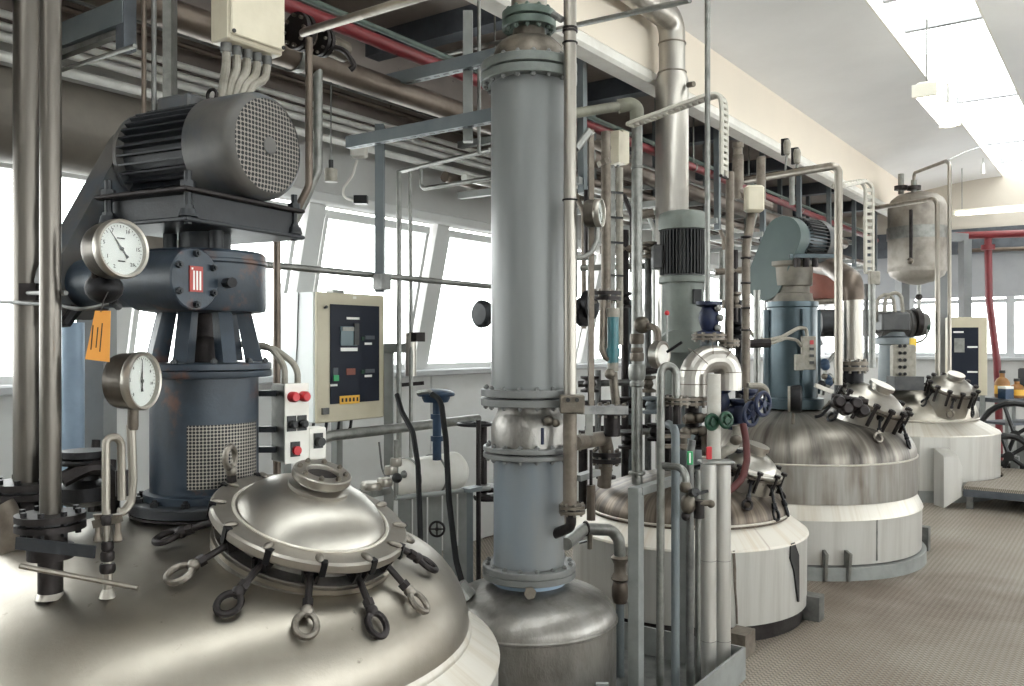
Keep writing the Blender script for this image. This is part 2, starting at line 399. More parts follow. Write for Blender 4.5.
# checker-plate floor: raised diamonds as relief, worn warm grey
_sp = PZ(880, 5.6, 0); SPILL = (_sp.x - 5.0, _sp.y + .35, .1)      # in the floor's own coordinates
def floormat():
    m = bpy.data.materials.new('checker_plate'); m.use_nodes = True; M['checker_plate'] = m
    nt = m.node_tree; N = nt.nodes; L = nt.links; b = N['Principled BSDF']
    tc = N.new('ShaderNodeTexCoord')
    mp = N.new('ShaderNodeMapping'); mp.inputs['Rotation'].default_value = (0, 0, PI/4); mp.inputs['Scale'].default_value = (44, 44, 44)
    L.new(tc.outputs['Object'], mp.inputs[0])
    ck = N.new('ShaderNodeTexChecker'); ck.inputs['Scale'].default_value = 1; L.new(mp.outputs[0], ck.inputs['Vector'])
    def wave(ax):
        wv = N.new('ShaderNodeTexWave'); wv.bands_direction = ax; wv.inputs['Scale'].default_value = .314; wv.inputs['Distortion'].default_value = 0
        wv.inputs['Detail'].default_value = 0; L.new(mp.outputs[0], wv.inputs['Vector']); return wv
    wx, wy = wave('X'), wave('Y')
    mx = N.new('ShaderNodeMix'); mx.data_type = 'FLOAT'; L.new(ck.outputs['Fac'], mx.inputs[0]); L.new(wx.outputs['Fac'], mx.inputs[2]); L.new(wy.outputs['Fac'], mx.inputs[3])
    pw = N.new('ShaderNodeMath'); pw.operation = 'POWER'; L.new(mx.outputs[0], pw.inputs[0]); pw.inputs[1].default_value = 2
    bp = N.new('ShaderNodeBump'); bp.inputs['Strength'].default_value = .9; bp.inputs['Distance'].default_value = .006
    L.new(pw.outputs[0], bp.inputs['Height']); L.new(bp.outputs[0], b.inputs['Normal'])
    n = N.new('ShaderNodeTexNoise'); n.inputs['Scale'].default_value = .9; n.inputs['Detail'].default_value = 8; L.new(tc.outputs['Object'], n.inputs['Vector'])
    r = N.new('ShaderNodeMapRange'); r.inputs[1].default_value = .35; r.inputs[2].default_value = .7; L.new(n.outputs[0], r.inputs[0])
    c = N.new('ShaderNodeMix'); c.data_type = 'RGBA'; L.new(r.outputs[0], c.inputs[0])
    c.inputs[6].default_value = lin((172,164,152)); c.inputs[7].default_value = lin((130,115,100))
    # an old rust-brown spill with a ragged outline beside the stained reactor
    vd = N.new('ShaderNodeVectorMath'); vd.operation = 'DISTANCE'; L.new(tc.outputs['Object'], vd.inputs[0]); vd.inputs[1].default_value = SPILL
    ns = N.new('ShaderNodeTexNoise'); ns.inputs['Scale'].default_value = 3.2; ns.inputs['Detail'].default_value = 9; L.new(tc.outputs['Object'], ns.inputs['Vector'])
    ad = N.new('ShaderNodeMath'); ad.operation = 'MULTIPLY_ADD'; L.new(ns.outputs[0], ad.inputs[0]); ad.inputs[1].default_value = 2.2; L.new(vd.outputs['Value'], ad.inputs[2])
    rs = N.new('ShaderNodeMapRange'); rs.inputs[1].default_value = 1.2; rs.inputs[2].default_value = 2.1; rs.inputs[3].default_value = .8; rs.inputs[4].default_value = 0; L.new(ad.outputs[0], rs.inputs[0])
    cs = N.new('ShaderNodeMix'); cs.data_type = 'RGBA'; L.new(rs.outputs[0], cs.inputs[0]); L.new(c.outputs[2], cs.inputs[6]); cs.inputs[7].default_value = lin((96,72,56)); c = cs
    # darker between the studs, so the plate pattern reads stronger
    c2 = N.new('ShaderNodeMix'); c2.data_type = 'RGBA'; c2.inputs[6].default_value = lin((104,95,85)); L.new(c.outputs[2], c2.inputs[7])
    r2 = N.new('ShaderNodeMapRange'); r2.inputs[1].default_value = 0; r2.inputs[2].default_value = .5; r2.inputs[3].default_value = .1; L.new(pw.outputs[0], r2.inputs[0])
    L.new(r2.outputs[0], c2.inputs[0]); L.new(c2.outputs[2], b.inputs['Base Color'])
    b.inputs['Metallic'].default_value = .35; b.inputs['Roughness'].default_value = .5
floormat()
# perforated sheet: round holes read as dark dots
def perfmat(name, col, hole, k):
    m = bpy.data.materials.new(name); m.use_nodes = True; M[name] = m
    nt = m.node_tree; N = nt.nodes; L = nt.links; b = N['Principled BSDF']
    tc = N.new('ShaderNodeTexCoord'); mp = N.new('ShaderNodeMapping'); mp.inputs['Scale'].default_value = (k, k, k); L.new(tc.outputs['UV'], mp.inputs[0])
    fr = N.new('ShaderNodeVectorMath'); fr.operation = 'FRACTION'; L.new(mp.outputs[0], fr.inputs[0])
    di = N.new('ShaderNodeVectorMath'); di.operation = 'DISTANCE'; L.new(fr.outputs[0], di.inputs[0]); di.inputs[1].default_value = (.5, .5, 0)
    lt = N.new('ShaderNodeMath'); lt.operation = 'LESS_THAN'; L.new(di.outputs['Value'], lt.inputs[0]); lt.inputs[1].default_value = .41
    mx = N.new('ShaderNodeMix'); mx.data_type = 'RGBA'; L.new(lt.outputs[0], mx.inputs[0])
    mx.inputs[6].default_value = lin(col); mx.inputs[7].default_value = lin(hole); L.new(mx.outputs[2], b.inputs['Base Color'])
    b.inputs['Roughness'].default_value = .5; b.inputs['Metallic'].default_value = .3
perfmat('perf_grille', (128,122,116), (20,20,22), 1)
perfmat('perf_guard', (150,144,136), (26,26,28), 1)
def uvset(o, fn):
    me = o.data; uv = me.uv_layers.new(name='UVMap')
    for l in me.loops: uv.data[l.index].uv = fn(me.vertices[l.vertex_index].co)
# ================================================================== THE SETTING
XE, YW, YT = 14.0, 4.3, 4.05          # end wall, window wall at sill, window wall at head
ZS, ZH = 1.36, 2.45                   # sill and head heights
YB, ZB0, ZB1 = 2.6, 3.40, 3.83        # white longitudinal beam
YS0, YS1, ZSK = 1.50, .87, 3.95       # skylight strip
X0, YR = -4.0, -5.0
ORD = 'first second third fourth fifth sixth seventh eighth ninth tenth eleventh twelfth thirteenth fourteenth fifteenth'.split()
def struct(name, mb, m, parent=None, smooth=0, label=None):
    o = mb.build(name, m, parent, smooth=smooth, kind=None if parent else 'structure')
    if label: o['label'] = label
    return o
struct('floor', MB().box(((X0+XE)/2, (YW+YR)/2, -.05), (XE-X0, YW-YR+.2, .1)), 'checker_plate', label='worn warm-grey checker plate floor')
# window wall: low panelled part, slanted glazing, grey strip above
wl = struct('wall_left', MB().box(((X0+XE)/2, YW+.12, ZS/2), (XE-X0, .12, ZS)), 'wall_grey', label='pale grey panelled wall below the slanted windows')
for i in range(18):
    struct('panel', MB().box((X0+.5+i, YW+.04, ZS/2), (.992, .05, ZS-.01), bev=.006), 'wall_paint', wl)
struct('trim_1', MB().box(((X0+XE)/2, YW-.02, ZS+.02), (XE-X0, .2, .05), bev=.01), 'far_grey', label='grey window sill running the length of the hall')
struct('wall_upper', MB().box(((X0+XE)/2, YT+.08, (ZH+2.98)/2+.02), (XE-X0, .14, 2.98-ZH)), 'wall_grey', label='pale grey wall strip above the windows')
struct('trim_2', MB().box(((X0+XE)/2, YT-.02, ZH+.03), (XE-X0, .12, .07), bev=.01), 'wall_paint', label='white head rail above the windows')
MUL = [3.61 + 1.18*k for k in range(-6, 9)]
def onglass(x, t, off=0): return Vector((x, YW + (YT-YW)*t + off, ZS + (ZH-ZS)*t))
for k in range(len(MUL)-1):
    xa, xb = MUL[k], MUL[k+1]
    f = MB().bar(onglass(xa, 0), onglass(xa, 1), .13, .07, (0, 1, 0))
    wn = f.build('window_%d' % (k+1), 'wall_paint', None, kind='structure', smooth=0)
    wn['label'] = ORD[13-k] + ' slanted window bay of the long wall, counted from the end wall'
    for nm, mbx in (('frame', MB().bar(onglass(xa+.115, .04, .02), onglass(xa+.115, .97, .02), .03, .04, (0, 1, 0))),
                    ('frame', MB().bar(onglass(xb-.115, .04, .02), onglass(xb-.115, .97, .02), .03, .04, (0, 1, 0))),
                    ('frame', MB().bar(onglass(xa+.1, .055, .02), onglass(xb-.1, .055, .02), .04, .05)),
                    ('frame', MB().bar(onglass(xa+.1, .955, .02), onglass(xb-.1, .955, .02), .04, .05))):
        mbx.build(nm, 'wall_paint', wn, smooth=0)
    pn = MB(); n = .02
    pn.add([onglass(xa+.1, .03, n), onglass(xb-.1, .03, n), onglass(xb-.1, .97, n), onglass(xa+.1, .97, n),
            onglass(xa+.1, .03, n+.008), onglass(xb-.1, .03, n+.008), onglass(xb-.1, .97, n+.008), onglass(xa+.1, .97, n+.008)],
           [(0,1,2,3),(7,6,5,4),(0,4,5,1),(1,5,6,2),(2,6,7,3),(3,7,4,0)])
    pn.build('pane', 'pane', wn, smooth=0)
# dark low slab between window wall and the white beam, with its edge beam and cross ribs
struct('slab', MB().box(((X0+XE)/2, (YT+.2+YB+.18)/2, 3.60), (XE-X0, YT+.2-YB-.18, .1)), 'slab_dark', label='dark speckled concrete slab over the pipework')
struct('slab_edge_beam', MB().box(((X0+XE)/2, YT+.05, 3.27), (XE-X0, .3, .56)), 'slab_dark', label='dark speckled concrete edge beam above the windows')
for i in range(9):
    struct('cross_beam', MB().box((.6+1.7*i, (YT+YB)/2+.05, 3.48), (.12, YT-YB-.2, .14)), 'steel_dark', label=ORD[8-i] + ' dark steel rib under the slab, counted from the end wall')
struct('beam', MB().box(((X0+XE)/2, YB+.09, (ZB0+ZB1)/2+.05), (XE-X0, .18, ZB1-ZB0+.1), bev=.012), 'beam_paint', label='cream concrete beam running the length of the hall')
struct('trim_4', MB().box(((X0+XE)/2, YB+.05, ZB0-.045), (XE-X0, .16, .09), bev=.02), 'white_paint', label='smooth white strip along the foot of the cream beam')
# ceiling: shallow vault up to the skylight strip, then away on the far side
prof = [(YB+.02, ZB1)]
for i in range(9):
    t = i/8; prof.append((YB + (YS0-YB)*t, ZB1 + (ZSK-ZB1)*math.sin(t*PI/2)**.9 if i else ZB1))
cm = MB(); vs, fs = [], []
for x in (X0, XE):
    for y, z in prof: vs.append((x, y, z))
    for y, z in prof: vs.append((x, y, z+.12))
n = len(prof)
for k in range(n-1): fs += [(k, k+1, 2*n+k+1, 2*n+k), (n+k, 3*n+k, 3*n+k+1, n+k+1)]
fs += [(n-1, 2*n-1, 4*n-1, 3*n-1)]
cm.add(vs, fs); struct('ceiling', cm, 'ceiling_paint', smooth=40, label='white vaulted ceiling beside the skylight')
cr = MB(); vs = []
for x in (X0, XE):
    vs += [(x, YS1, ZSK), (x, YR, 3.45), (x, YR, 3.6), (x, YS1, ZSK+.15)]
cr.add(vs, [(0,1,5,4),(2,3,7,6),(0,4,7,3),(1,2,6,5),(0,3,2,1),(4,5,6,7)])
struct('ceiling_slope', cr, 'ceiling_paint', label='white ceiling falling away beyond the skylight')
XB = [X0, .2, 2.65, 5.1, 6.76, 7.52, 10.05, 12.4, XE-.25]
sk = struct('window_30', MB().box(((X0+XE)/2, YS0-.0, ZSK+.1), (XE-X0, .03, .2)), 'white_paint', label='long glazed skylight strip in the white ceiling')
struct('frame', MB().box(((X0+XE)/2, YS1+.0, ZSK+.1), (XE-X0, .03, .2)), 'white_paint', sk)
for i, xb in enumerate(XB):
    struct('glazing_bar', MB().box((xb, (YS0+YS1)/2, ZSK+.17), (.05, YS0-YS1, .06)), 'band_grey', sk)
    if i: struct('pane', MB().box(((xb+XB[i-1])/2, (YS0+YS1)/2, ZSK+.2), (xb-XB[i-1]-.03, YS0-YS1, .008)), 'pane', sk)
# end wall with a band of windows
we = struct('wall_far', MB().box((XE+.1, (YW+YR)/2, ZS/2), (.2, YW-YR+.3, ZS)), 'wall_grey', label='pale grey end wall below its windows')
struct('wall_far_upper', MB().box((XE+.1, (YW+YR)/2, 3.62), (.2, YW-YR+.3, .76)), 'end_wall', label='white end wall above the lintel')
struct('lintel', MB().box((XE+.06, (YW+YR)/2, 3.06), (.2, YW-YR+.3, .36)), 'steel_dark', label='dark steel lintel across the end wall')
struct('wall_far_band', MB().box((XE+.1, (YW+YR)/2, 2.57), (.16, YW-YR+.3, .62)), 'band_grey', label='pale grey panel band over the end windows')
struct('trim_3', MB().box((XE-.02, (YW+YR)/2, ZS+.02), (.16, YW-YR, .05), bev=.01), 'far_grey', label='grey sill under the end windows')
YM = [4.0 - 1.3*k for k in range(8)]
for k in range(7):
    ya, yb = YM[k], YM[k+1]
    wn = MB().box((XE+.05, ya, (ZS+2.26)/2), (.1, .1, 2.26-ZS)).build('window_%d' % (20+k), 'far_grey', None, kind='structure', smooth=0)
    wn['label'] = ORD[k] + ' upright window bay in the end wall, counted from the slanted windows'
    MB().box((XE+.05, (ya+yb)/2, ZS+.07), (.05, ya-yb-.1, .05)).build('frame', 'far_grey', wn, smooth=0)
    MB().box((XE+.05, (ya+yb)/2, 2.2), (.05, ya-yb-.1, .05)).build('frame', 'far_grey', wn, smooth=0)
    MB().box((XE+.06, (ya+yb)/2, (ZS+2.26)/2), (.008, ya-yb-.1, .8)).build('pane', 'pane', wn, smooth=0)
# the walls the camera stands between: glazed long wall opposite, wall behind
struct('wall_right', MB().box(((X0+XE)/2, YR-.1, .55), (XE-X0, .2, 1.1)), 'wall_paint', label='low white wall opposite the windows')
struct('wall_right_upper', MB().box(((X0+XE)/2, YR-.1, 3.3), (XE-X0, .2, .5)), 'wall_paint', label='white wall strip above the opposite windows')
for k in range(8):
    wn = MB().box((X0+.1+2.25*k, YR-.1, 2.1), (.3, .16, 2.0)).build('window_%d' % (40+k), 'wall_paint', None, kind='structure', smooth=0)
    wn['label'] = ORD[7-k] + ' tall window bay opposite the vessels, counted from the end wall'
    if k < 7: MB().box((X0+.1+2.25*(k+.5), YR-.1, 2.07), (1.95, .008, 1.95)).build('pane', 'pane', wn, smooth=0)
struct('wall_back', MB().box((X0-.1, (YW+YR)/2, 1.9), (.2, YW-YR+.4, 3.9)), 'wall_paint', label='white end wall behind the viewer')
# ================================================================== REACTOR VESSELS
def dome_prof(R, apex, rim, rho=1.7, kr=.8, n=10):
    "torispherical head: crown radius rho out to kr*R, then a knuckle down to the rim"
    rc = kr*R; sl = math.asin(rc/rho); drop = rho - math.sqrt(rho*rho-rc*rc)
    kx = (R-rc)/(1-math.sin(sl)); kz = kx*math.cos(sl); s = (apex-rim-drop)/kz
    pr = [(0, apex)]
    for i in range(1, n+1):
        r = rc*i/n; pr.append((r, apex-(rho-math.sqrt(rho*rho-r*r))))
    for i in range(1, 9):
        a = sl + (PI/2-sl)*i/8
        pr.append((rc + kx*(math.sin(a)-math.sin(sl)), apex-drop-s*kx*(math.cos(sl)-math.cos(a))))
    return pr
def dome_z(pr, r):
    for (r0, z0), (r1, z1) in zip(pr, pr[1:]):
        if r0 <= r <= r1: return z0 + (z1-z0)*(r-r0)/max(r1-r0, 1e-9)
    return pr[-1][1]
def dome_hit(c, pr, px, py):
    d = .8
    while d < 14:
        p = P(px, py, d); r = math.hypot(p.x-c.x, p.y-c.y)
        if r <= pr[-1][0] and p.z <= dome_z(pr, r): return p
        d += .002
    return P(px, py, 3)
def clock(c, px_dir):    # unit horizontal vector from camera-space (right, towards camera)
    r, t = px_dir; v = Vector((r*ST - t*CT, -r*CT - t*ST, 0)); return v.normalized()

C1 = PZ(205, 2.8, 0)
PR1 = dome_prof(.85, 1.07, .67)
t1 = T('reactor_vessel', 'large brushed-steel reactor with bolted manhole lid, beside the grey column', 'reactor', C1, 'stirred reactors in a row')
MB(Matrix.Translation(C1)).lathe(list(reversed(PR1)), seg=96, cap=False).build('dome', 'dome_steel', t1, smooth=60)
MB(Matrix.Translation(C1)).lathe([(.845,.69),(.855,.675),(.858,.662),(.855,.655)], seg=96, cap=False).build('weld_seam', 'clad_cone', t1, smooth=60)
MB(Matrix.Translation(C1)).lathe([(.85,.665),(.945,.598),(.95,.585)], seg=96, cap=False).build('jacket_cone', 'clad_cone', t1)
MB(Matrix.Translation(C1)).lathe([(.94,.14),(.945,.59)], seg=96, cap=False).build('jacket', 'clad_white', t1)
MB(Matrix.Translation(C1)).lathe([(.9,0),(.9,.15)], seg=64, cap=True).build('base_skirt', 'dark_iron', t1)

MB(Matrix.Translation(C1)).lathe([(.2,1.03),(.2,1.062),(.226,1.063),(.226,1.0705)], seg=48, cap=False).build('drive_nozzle', 'dark_iron', t1)

# swing bolt: eye ring + shank + fork, modelled along +x outwards, resting downhill
def eye_mesh(R=.027, r=.0085):
    b = MB(); b.torus((0,0,0), (0,0,1), R, r, 20, 8, sx=1.12, sy=.92)
    b.lathe([(.012,-.012),(.017,-.004),(.017,.006),(.011,.016)], frame(V(-R*1.12-.006,0,0), z=(-1,0,0)), 10)
    return b
EYE = {}
def swing_bolts(tank, F, Rring, n, a0, zfun, scale=1, mats=('dark_iron','bolt_steel'), skip=(), fold=(), hz=-.05, reach=.12, fast=False, drop=.02):
    "hinged eye bolts around a manhole frame F (z = lid axis), swung out and hanging down on the dome"
    key = (round(scale, 2), mats)
    if key not in EYE:
        EYE[key] = [eye_mesh(.027*scale, .0085*scale).mesh('eye', m) for m in mats]
    for i in range(n):
        if i in skip: continue
        a = a0 + 2*PI*i/n + random.uniform(-.05, .05)
        u = F.to_3x3() @ Vector((math.cos(a), math.sin(a), 0)); nz = F.to_3x3() @ Vector((0,0,1))
        piv = F @ Vector((math.cos(a)*(Rring-.028*scale), math.sin(a)*(Rring-.028*scale), hz))
        if i in fold: end = piv + u*.035*scale + nz*.115*scale
        else:
            for st in range(0, 75, 3):
                al = math.radians(st); end = piv + (u*math.cos(al) - nz*math.sin(al))*reach*scale
                if zfun and end.z <= zfun(end) + drop*scale: break
                if not zfun and st >= 50: break
        d = (end-piv).normalized()
        e_c = end; sh_end = end - d*.036*scale
        b = MB(); b.tube([piv, piv.lerp(sh_end, .5), sh_end], .0088*scale, 8)
        b.cyl(sh_end-d*.03*scale, sh_end-d*.012*scale, .014*scale, seg=6)
        b.ball(piv, .014*scale, seg=8, ring=6)
        sb = b.build('swing_bolt', mats[0], tank)
        nrm = nz - d*nz.dot(d)
        if nrm.length < .3: nrm = u - d*u.dot(d)
        Fe = frame(e_c, x=d, z=nrm)
        inst('eye', EYE[key][i % len(mats)], sb, Fe)
        # fork lug on the neck that carries the pivot
        lg = MB(); tdir = nz.cross(u)
        for s in (-1, 1):
            lg.bar(piv - u*.03*scale + tdir*s*.014*scale + nz*.012*scale, piv + u*.018*scale + tdir*s*.014*scale - nz*.004*scale, .007*scale, .03*scale, nz)
        lg.build('hinge_lug', 'dark_iron', tank, kind='stuff', smooth=0)
# manhole of the first vessel
ML = PZ(304, 2.54, 0); off = ML - C1; off.z = 0
u1 = off.normalized(); rr1 = off.length
nrm1 = (Vector((0,0,1)) + u1*math.tan(math.radians(19))).normalized()
base1 = Vector((ML.x, ML.y, dome_z(PR1, rr1)))
FL = frame(base1, x=u1, z=nrm1) @ Matrix.Scale(1.06, 4)
MB(FL).lathe([(.245,-.04),(.243,.02),(.205,.025),(.2,.062)], seg=64, cap=False).build('manhole_neck', 'vessel_steel', t1)
MB(FL).lathe([(.232,-.02),(.25,.0),(.25,.012),(.232,.02)], seg=64, cap=False).build('reinforcing_pad', 'dome_steel', t1)
lidZ = .068
lid = MB(FL).lathe([(.0,lidZ+.112),(.05,lidZ+.111),(.09,lidZ+.106),(.125,lidZ+.096),(.155,lidZ+.081),(.178,lidZ+.063),(.194,lidZ+.044),(.203,lidZ+.028)][::-1], seg=64, cap=False).build('manhole_lid', 'lid_steel', t1, smooth=60)
MB(FL).lathe([(.2,lidZ),(.262,lidZ-.002),(.268,lidZ+.004),(.268,lidZ+.022),(.262,lidZ+.028),(.2,lidZ+.03)], seg=72, cap=False).build('clamp_ring', 'clean_steel', lid)
MB(FL).torus((0,0,lidZ+.03), (0,0,1), .21, .005, 64, 6).build('gasket_seam', 'clad_cone', lid)
# sight glass on the lid
Fs = FL @ Matrix.Translation((.0, .0, lidZ+.105))
sg = MB(Fs).lathe([(.082,-.012),(.083,.012),(.064,.02),(.062,.03)], seg=40, cap=False).build('sight_glass_neck', 'lid_steel', lid)
MB(Fs).lathe([(.045,.03),(.078,.03),(.08,.033),(.08,.05),(.077,.053),(.045,.053),(.043,.048),(.043,.032)], seg=40, cap=False).build('sight_glass_ring', 'clean_steel', lid)
MB(Fs).lathe([(.0,.04),(.044,.04)], seg=32, cap=False).build('sight_glass', 'dark_iron', lid)
bolts(lid, Fs @ Matrix.Translation((0,0,.053)), .062, 8, .0075, .007, 'bolt_steel')
# nubs and slotted lugs on the clamp ring
nb = MB(); nb.ball((0,0,0), .021, .011, .007); NUB = nb.mesh('lug', 'bolt_steel')
sl_ = MB(); sl_.box((0,0,0), (.018,.016,.04)); SLT = sl_.mesh('slot', 'black_iron', smooth=0)
NB = 12; A0 = -.12
for i in range(NB):
    a = A0 + 2*PI*i/NB
    R_ = FL @ Matrix.Rotation(a, 4, 'Z')
    inst('lug', NUB, lid, R_ @ Matrix.Translation((.247, .0, lidZ+.032)) @ Matrix.Rotation(.2, 4, 'X'))
    inst('slot', SLT, lid, R_ @ Matrix.Translation((.262, .012, lidZ+.012)))
z1 = lambda p: dome_z(PR1, math.hypot(p.x-C1.x, p.y-C1.y))
swing_bolts(t1, FL, .262, NB, A0, z1, 1.1, fold=(7,), hz=.045, reach=.13, drop=.028)

# ---------------------------------------------------------------- its agitator drive
NX = clock(None, (.895, .446)); FD = frame(C1, x=NX)      # local x towards the fan cowl, -y towards the camera
ag = T('agitator_drive', 'dark blue-grey agitator drive with big finned motor on the large reactor', 'agitator', C1+V(0,0,1.071), 'agitator drives on the reactors')
def D(): return MB(FD)
def Zt(z, x=0, y=0): return FD @ Matrix.Translation((x, y, z))
bf = D().lathe([(.222,1.071),(.228,1.074),(.228,1.1),(.222,1.105),(.17,1.108)], seg=48).build('base_flange', 'machine_dark', ag)
bolts(ag, Zt(1.105), .2, 12, .013, .014, 'black_iron')
D().lathe([(.185,1.106),(.185,1.13),(.166,1.135),(.166,1.5)], seg=48).build('lantern', 'machine_blue', ag)
D().lathe([(.166,1.49),(.205,1.493),(.207,1.497),(.207,1.512),(.2,1.515),(.207,1.518),(.207,1.535),(.2,1.538)], seg=48).build('lantern_flange', 'machine_blue', ag)
bolts(ag, Zt(1.538), .187, 10, .011, .01, 'machine_dark')
# perforated guard wrapped on the lantern, facing the camera side
gp = MB(FD).lathe([(.1695,1.155),(.1695,1.35)], seg=24, cap=False, a0=math.radians(-62), a1=math.radians(22))
gobj = gp.build('perforated_guard', 'perf_guard', ag)
def _uv(co):
    q = FD.inverted() @ (co + WL[gobj.name]); return (math.atan2(q.y, q.x)*.17/.0105 + 50, q.z/.0105)
uvset(gobj, _uv)
for a in (-112, -68, -20, 40, 100, 160, 215):
    A = math.radians(a); c_, s_ = math.cos(A), math.sin(A)
    b = D(); q = .022
    F2 = Matrix.Rotation(A, 4, 'Z')
    pts = [(.125,-q,1.54),(.18,-q,1.54),(.18,q,1.54),(.125,q,1.54),(.095,-q,1.71),(.14,-q,1.71),(.14,q,1.71),(.095,q,1.71)]
    b.add([F2 @ Vector(p) for p in pts], [(3,2,1,0),(4,5,6,7),(0,1,5,4),(1,2,6,5),(2,3,7,6),(3,0,4,7)])
    b.build('lantern_rib', 'machine_blue', ag, smooth=0)
D().cyl((0,0,1.5), (0,0,1.72), .035, seg=20).build('shaft', 'dark_iron', ag)
D().lathe([(.06,1.54),(.06,1.6),(.05,1.62)], seg=20).build('shaft_seal', 'dark_iron', ag)
gbx = D().lathe([(.15,1.695),(.185,1.70),(.19,1.71),(.19,1.845),(.194,1.85),(.194,1.858),(.19,1.862),(.19,1.878),(.18,1.888),(.1,1.892)], seg=56).build('gearbox', 'machine_blue', ag)
D().lathe([(.08,1.89),(.08,1.955)], seg=24).build('gearbox_neck', 'machine_dark', ag)
ZW, YWm = 1.787, -.2
wh = D().lathe([(.066,-.302),(.078,-.3),(.078,-.06),(.09,-.05),(.09,.145)], frame(V(0,YWm,ZW), x=(0,0,1), z=(1,0,0)), seg=36).build('worm_housing', 'machine_blue', ag)
Fc = FD @ frame(V(.145,YWm,ZW), x=(0,0,1), z=(1,0,0))
cv = MB(Fc).lathe([(.092,0),(.092,.02),(.088,.024)], seg=36).build('worm_cover', 'machine_blue', wh)
bolts(wh, Fc @ Matrix.Translation((0,0,.024)), .075, 6, .0105, .012, 'machine_dark', a0=0)
pl = MB(Fc).box((0, 0, .026), (.075, .05, .004)).build('nameplate', 'red_plate', wh, label='small red plate with lines of white print')
pr_ = MB(Fc)
for i in range(3): pr_.box((-.004, -.014+.012*i, .0285), (.056, .006, .001))
pr_.box((.03, .016, .0285), (.006, .006, .001)); pr_.build('print', 'print_white', wh, kind='stuff', smooth=0)
D().tube([(.17,-.08,ZW-.005), (.215,-.1,ZW-.005)], .016, 8).build('drain_plug', 'black_iron', ag)
# motor plate sandwich
for z_, th in ((2.045,.014),(1.957,.014)):
    D().box((-.005,.005,z_), (.39,.52,th), bev=.004).build('motor_plate', 'dark_iron' if z_ > 2 else 'machine_dark', ag, smooth=0)
D().box((-.005,.02,2.0), (.34,.45,.075)).build('plate_gap_shade', 'machine_dark', ag, smooth=0)  # dark block fills the open gap between the plates, standing in for its shade
for x_ in (-.17,.165):
    for y_ in (-.225,.235):
        b = D(); b.cyl((x_,y_,1.945), (x_,y_,2.1), .011, seg=8); b.cyl((x_,y_,2.052), (x_,y_,2.07), .022, seg=6); b.cyl((x_,y_,1.967), (x_,y_,1.99), .028, .022, seg=12); b.cyl((x_,y_,1.99),(x_,y_,2.0),.018,seg=6)
        b.build('jack_bolt', 'machine_dark', ag)
for x_ in (-.1,.1):
    D().cyl((x_,-.05,1.885), (x_,-.05,1.96), .022, seg=12).build('plate_leg', 'machine_dark', ag)
# motor
ZM, YM_ = 2.222, .05
Fm = FD @ frame(V(0,YM_,ZM), x=(0,0,1), z=(1,0,0))     # local z along the motor axis, local x up
MB(Fm).lathe([(.05,-.3),(.12,-.295),(.132,-.285),(.132,.03)], seg=40).build('motor_body', 'machine_dark', ag)
fb = MB(Fm)
for i in range(34):
    a = 2*PI*i/34
    if abs(math.degrees(a)) < 14 or abs(math.degrees(a)-360) < 14: continue
    fb.box(Matrix.Rotation(a,3,'Z') @ Vector((.145,0,-.13)), (.034,.0065,.29), Matrix.Rotation(a,3,'Z'))
fb.build('cooling_fins', 'machine_dark', ag, kind='stuff', smooth=0)
MB(Fm).lathe([(.1,-.305),(.155,-.303),(.158,-.3),(.158,-.285),(.13,-.28)], seg=40).build('motor_end_shield', 'motor_grey', ag)
cw = MB(Fm).lathe([(.166,.02),(.17,.025),(.17,.175),(.168,.195),(.16,.213),(.147,.222)], seg=56, cap=False).build('fan_cowl', 'motor_grey', ag, smooth=60)
gr = MB(Fm).lathe([(.148,.22),(.12,.224),(0,.225)], seg=48, cap=False).build('fan_grille', 'perf_grille', cw, smooth=60)
def _uv2(co):
    q = Fm.inverted() @ (co + WL[gr.name]); return (q.x/.0145+20.5, q.y/.0145+20.5)
uvset(gr, _uv2)
MB(Fm).lathe([(.026,.224),(.028,.228),(.02,.23)], seg=24).build('grille_hub', 'motor_grey', cw)
MB(Fm).box((.165,0,-.13), (.05,.13,.15), bev=.008).build('terminal_box', 'motor_grey', ag, smooth=0)
MB(Fm).torus((.19,0,-.02), (0,1,0), .02, .006, 16, 6).build('lifting_eye', 'dark_iron', ag)
for s in (-1, 1):
    MB(Fm).box((-.16, s*.1, -.13), (.03, .06, .26)).build('motor_foot', 'machine_dark', ag, smooth=0)
# slanted belt guard at the back end of motor and worm
def stadium(p, q, r, n=14):
    p, q = Vector(p), Vector(q); a = math.atan2(q.y-p.y, q.x-p.x); o = []
    for i in range(n+1): t = a-PI/2+PI*i/n; o.append((q.x+r*math.cos(t), q.y+r*math.sin(t)))
    for i in range(n+1): t = a+PI/2+PI*i/n; o.append((p.x+r*math.cos(t), p.y+r*math.sin(t)))
    return o
Fg = FD @ frame(V(-.306,0,0), x=(0,1,0), z=(-1,0,0))
# frame(): x axis = +y local, z axis = -x local  -> its y axis is z cross x = up or down
sgn = 1 if (Fg.to_3x3() @ Vector((0,1,0))).z > 0 else -1
MB(Fg).prism(stadium((YWm, sgn*ZW), (YM_, sgn*ZM), .115), Matrix.Identity(4), .085).build('belt_guard', 'motor_grey', ag)
D().tube([(-.3,YWm-.04,ZW-.08), (-.3,YWm-.07,ZW-.12), (-.36,YWm-.07,ZW-.12)], .02, 8).build('oil_drain', 'black_iron', ag)
EX_ = Vector((1,0,0))
